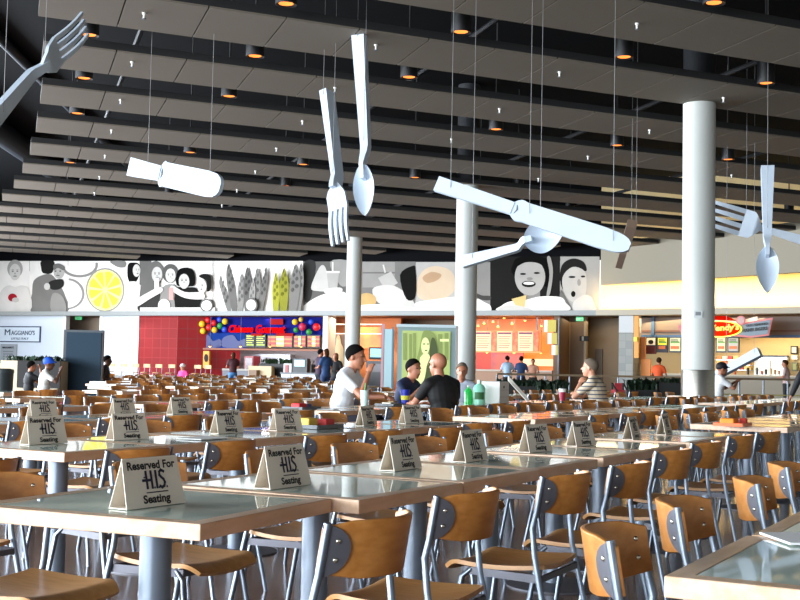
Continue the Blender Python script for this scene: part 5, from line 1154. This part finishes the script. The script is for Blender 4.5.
o = MB().ball((.0, 0, 0), (.018, .004, .018), 12, 6).build('black_dot', black, t); o.location = (-.02, -.132, .22)
for k in range(2): MB().box((0, -.131, .09+.09*k), (.29, .003, .004)).build('seam', mat('box_seam', (.70, .70, .68), .6), t)
q = tabpt(solve_px(514, -6.50, .85, 9, 24), -6.50); t = thing('leaning_board', 'pale slanted board leaning right of the white box', 'board', tuple(q)); MB().add(*(lambda A, B, w: ([A+Vector((0, y, z)) for y in (-.06, .06) for z in (0, w)]+[B+Vector((0, y, z)) for y in (-.06, .06) for z in (0, w)], [(0, 1, 3, 2), (4, 6, 7, 5), (0, 4, 5, 1), (2, 3, 7, 6), (0, 2, 6, 4), (1, 5, 7, 3)]))(Vector((.20, 0, 0)), Vector((-.08, 0, .30)), .06)).build('board', mat('board_pale', (.86, .84, .80), .5), t)
papm = mat('paper_white', (.90, .90, .90), .7)
def tray(px, v, label, m, items, lo=8, hi=24, w_=.34, d_=.24, rz=0.):
    q = tabpt(solve_px(px, v, .76, lo, hi), v); t = thing('food_tray', label, 'tray', tuple(q), ROWROT+rz)
    MB().box((0, 0, .006), (w_, d_, .012)).build('base', m, t)
    rim = MB()
    for s in (-1, 1): rim.box((0, s*d_/2, .014), (w_, .012, .026)); rim.box((s*w_/2, 0, .014), (.012, d_, .026))
    rim.build('rim', m, t)
    for j, (x, y, sx, sy, sz, c, nm) in enumerate(items): bevel(MB().box((x, y, .012+sz/2), (sx, sy, sz)).build(nm, mat('item_%d_%d_%d' % tuple(int(k*100) for k in c), c, .6), t), min(sx, sy, sz)*.2)
    return t
tgrey = mat('tray_grey', (.34, .36, .38), .4); torange = mat('tray_orange', (.95, .40, .06), .4)
tray(733, -2.5, 'bright orange food tray on the first table beyond the cross aisle at right', torange, [(0, .03, .18, .12, .05, (.98, .55, .10), 'food_box'), (.13, -.06, .06, .06, .05, (.75, .15, .08), 'sauce_cup')], 10, 18)
tray(316, -4.65, 'tray with red and yellow food boxes near the far end of the second reserved row', tgrey, [(-.08, .02, .12, .1, .06, (.95, .80, .35), 'food_box'), (.08, -.02, .12, .1, .05, (.85, .25, .25), 'food_box'), (.0, .1, .08, .05, .03, (.95, .92, .85), 'napkin')], 5, 10)
tray(302, -6.8, 'tray with red boxes left of the man in white', tgrey, [(-.05, 0, .14, .1, .05, (.88, .15, .18), 'food_box'), (.11, .03, .1, .1, .04, (.35, .38, .6), 'food_box')], 9, 18)
tray(392, -6.85, 'tray with crumpled paper between the man in white and the bald man', tgrey, [(-.05, .0, .14, .12, .03, (.85, .82, .75), 'wrapper'), (.1, .04, .1, .08, .045, (.6, .5, .35), 'sandwich'), (.02, -.09, .1, .05, .02, (.3, .25, .2), 'napkin')], 9, 18); tray(578, -6.85, 'dark tray with white napkins in front of the striped polo man', black, [(-.06, 0, .12, .1, .03, (.92, .92, .92), 'napkin'), (.1, .03, .1, .1, .05, (.85, .85, .86), 'wrapper')], 12, 22)
tray(427, -7.0, 'white tray held level at the bald man’s left hand', papm, [(0, 0, .2, .14, .03, (.9, .88, .84), 'plate')], 9, 18)
for j, (px, v, lab) in enumerate([(205, -4.4, 'small red-white wrapper lying at the second reserved row near its third sign'), (330, -6.6, 'folded newspaper on the table in front of the man in white'), (772, -.5, 'white paper sheet lying on the right-hand table at the bottom corner'), (770, -4.6, 'white paper sheet on a table beyond the orange tray')]):
    if j == 2: q = atZ(800, 540, TZ+.0015)
    else: q = tabpt(solve_px(px, v, .75, 4, 24), v)
    o = MB().box((0, 0, .004), (.26 if j != 2 else .20, .18 if j != 2 else .14, .006)).build('paper_sheet', papm); o.location = q; o.rotation_euler = (0, 0, ROWROT+.3*j); tag(o, lab, 'paper')
# ------------------------------------------------------------------ light
def area(name, loc, to, sx, sy, power, col, spread=180):
    L = bpy.data.lights.new(name, 'AREA'); L.shape = 'RECTANGLE'; L.size = sx; L.size_y = sy; L.energy = power; L.color = col; L.spread = R(spread)
    o = bpy.data.objects.new(name, L); COL.objects.link(o); o.location = loc; d = Vector(to)-Vector(loc); o.rotation_euler = d.to_track_quat('-Z', 'Y').to_euler(); return o
area('daylight_left_windows', (XL+.15, 19, 3.5), (0, 19, 3.2), 66, 5.6, 26000, (.84, .92, 1.))
area('daylight_rear_windows', (-15.5, -13.8, 3.2), (-15.5, 0, 3.0), 17, 4.8, 4700, (.86, .93, 1.))
def bar_light(name, a, b, z, up, power, col, w_=.3):
    L = (b-a).length; c = (a+b)/2; ln = bpy.data.lights.new(name, 'AREA'); ln.shape = 'RECTANGLE'; ln.size = L; ln.size_y = w_; ln.energy = power; ln.color = col
    o = bpy.data.objects.new(name, ln); COL.objects.link(o)
    X = (b-a).normalized(); Zd = -Vector(up).normalized(); Y_ = Zd.cross(X)
    m_ = Matrix((X, Y_, Zd)).transposed().to_4x4(); m_.translation = Vector((c.x, c.y, z)); o.matrix_world = m_; return o
bar_light('mural_uplight', P0+N1*1.6, P1+N1*1.6, SOF+.32, (-N1*.75+Vector((0, 0, 1))), 110, (1., .88, .76))
bar_light('cove_uplight', P1+N2*.5, P2+N2*.5, SOF+.34, (-N2*.45+Vector((0, 0, 1))), 340, (1., .68, .24))
def shop_light(px, off, power, col, pl=w1, z=3.5, s=2.5):
    p = pl(px, 340, off); area('shop_ceiling_lamp', (p.x, p.y, z), (p.x, p.y-.5, 0), s, 1.2, power, col)
shop_light(110, -1.5, 60, (1, 1, 1)); shop_light(240, 2., 130, (1, .95, .9), s=4); shop_light(290, 1.6, 90, (1, .9, .8)); shop_light(355, 1.2, 90, (1, .72, .42)); shop_light(490, 1.5, 150, (1, .62, .30), s=4); shop_light(525, 1.5, 110, (1, .62, .32), s=3); shop_light(590, 1.5, 20, (1, .8, .5))
shop_light(665, 1.5, 90, (1, .78, .45), w2, s=3); shop_light(730, 2., 120, (1, .82, .5), w2, s=4); shop_light(775, 2.4, 120, (1, .86, .6), w2, s=3)
w = bpy.data.worlds.new('sky'); SC.world = w; w.use_nodes = True; bg = w.node_tree.nodes['Background']; bg.inputs[0].default_value = (.75, .87, 1., 1); bg.inputs[1].default_value = 1.2
vs = SC.view_settings; vs.view_transform = 'Standard'; vs.look = 'None'; vs.gamma = 1; vs.exposure = .55; vs.use_curve_mapping = False
SC.cycles.use_denoising = True; SC.cycles.max_bounces = 8; SC.cycles.diffuse_bounces = 4; SC.cycles.glossy_bounces = 4; SC.cycles.caustics_reflective = False; SC.cycles.caustics_refractive = False; SC.cycles.sample_clamp_indirect = 6
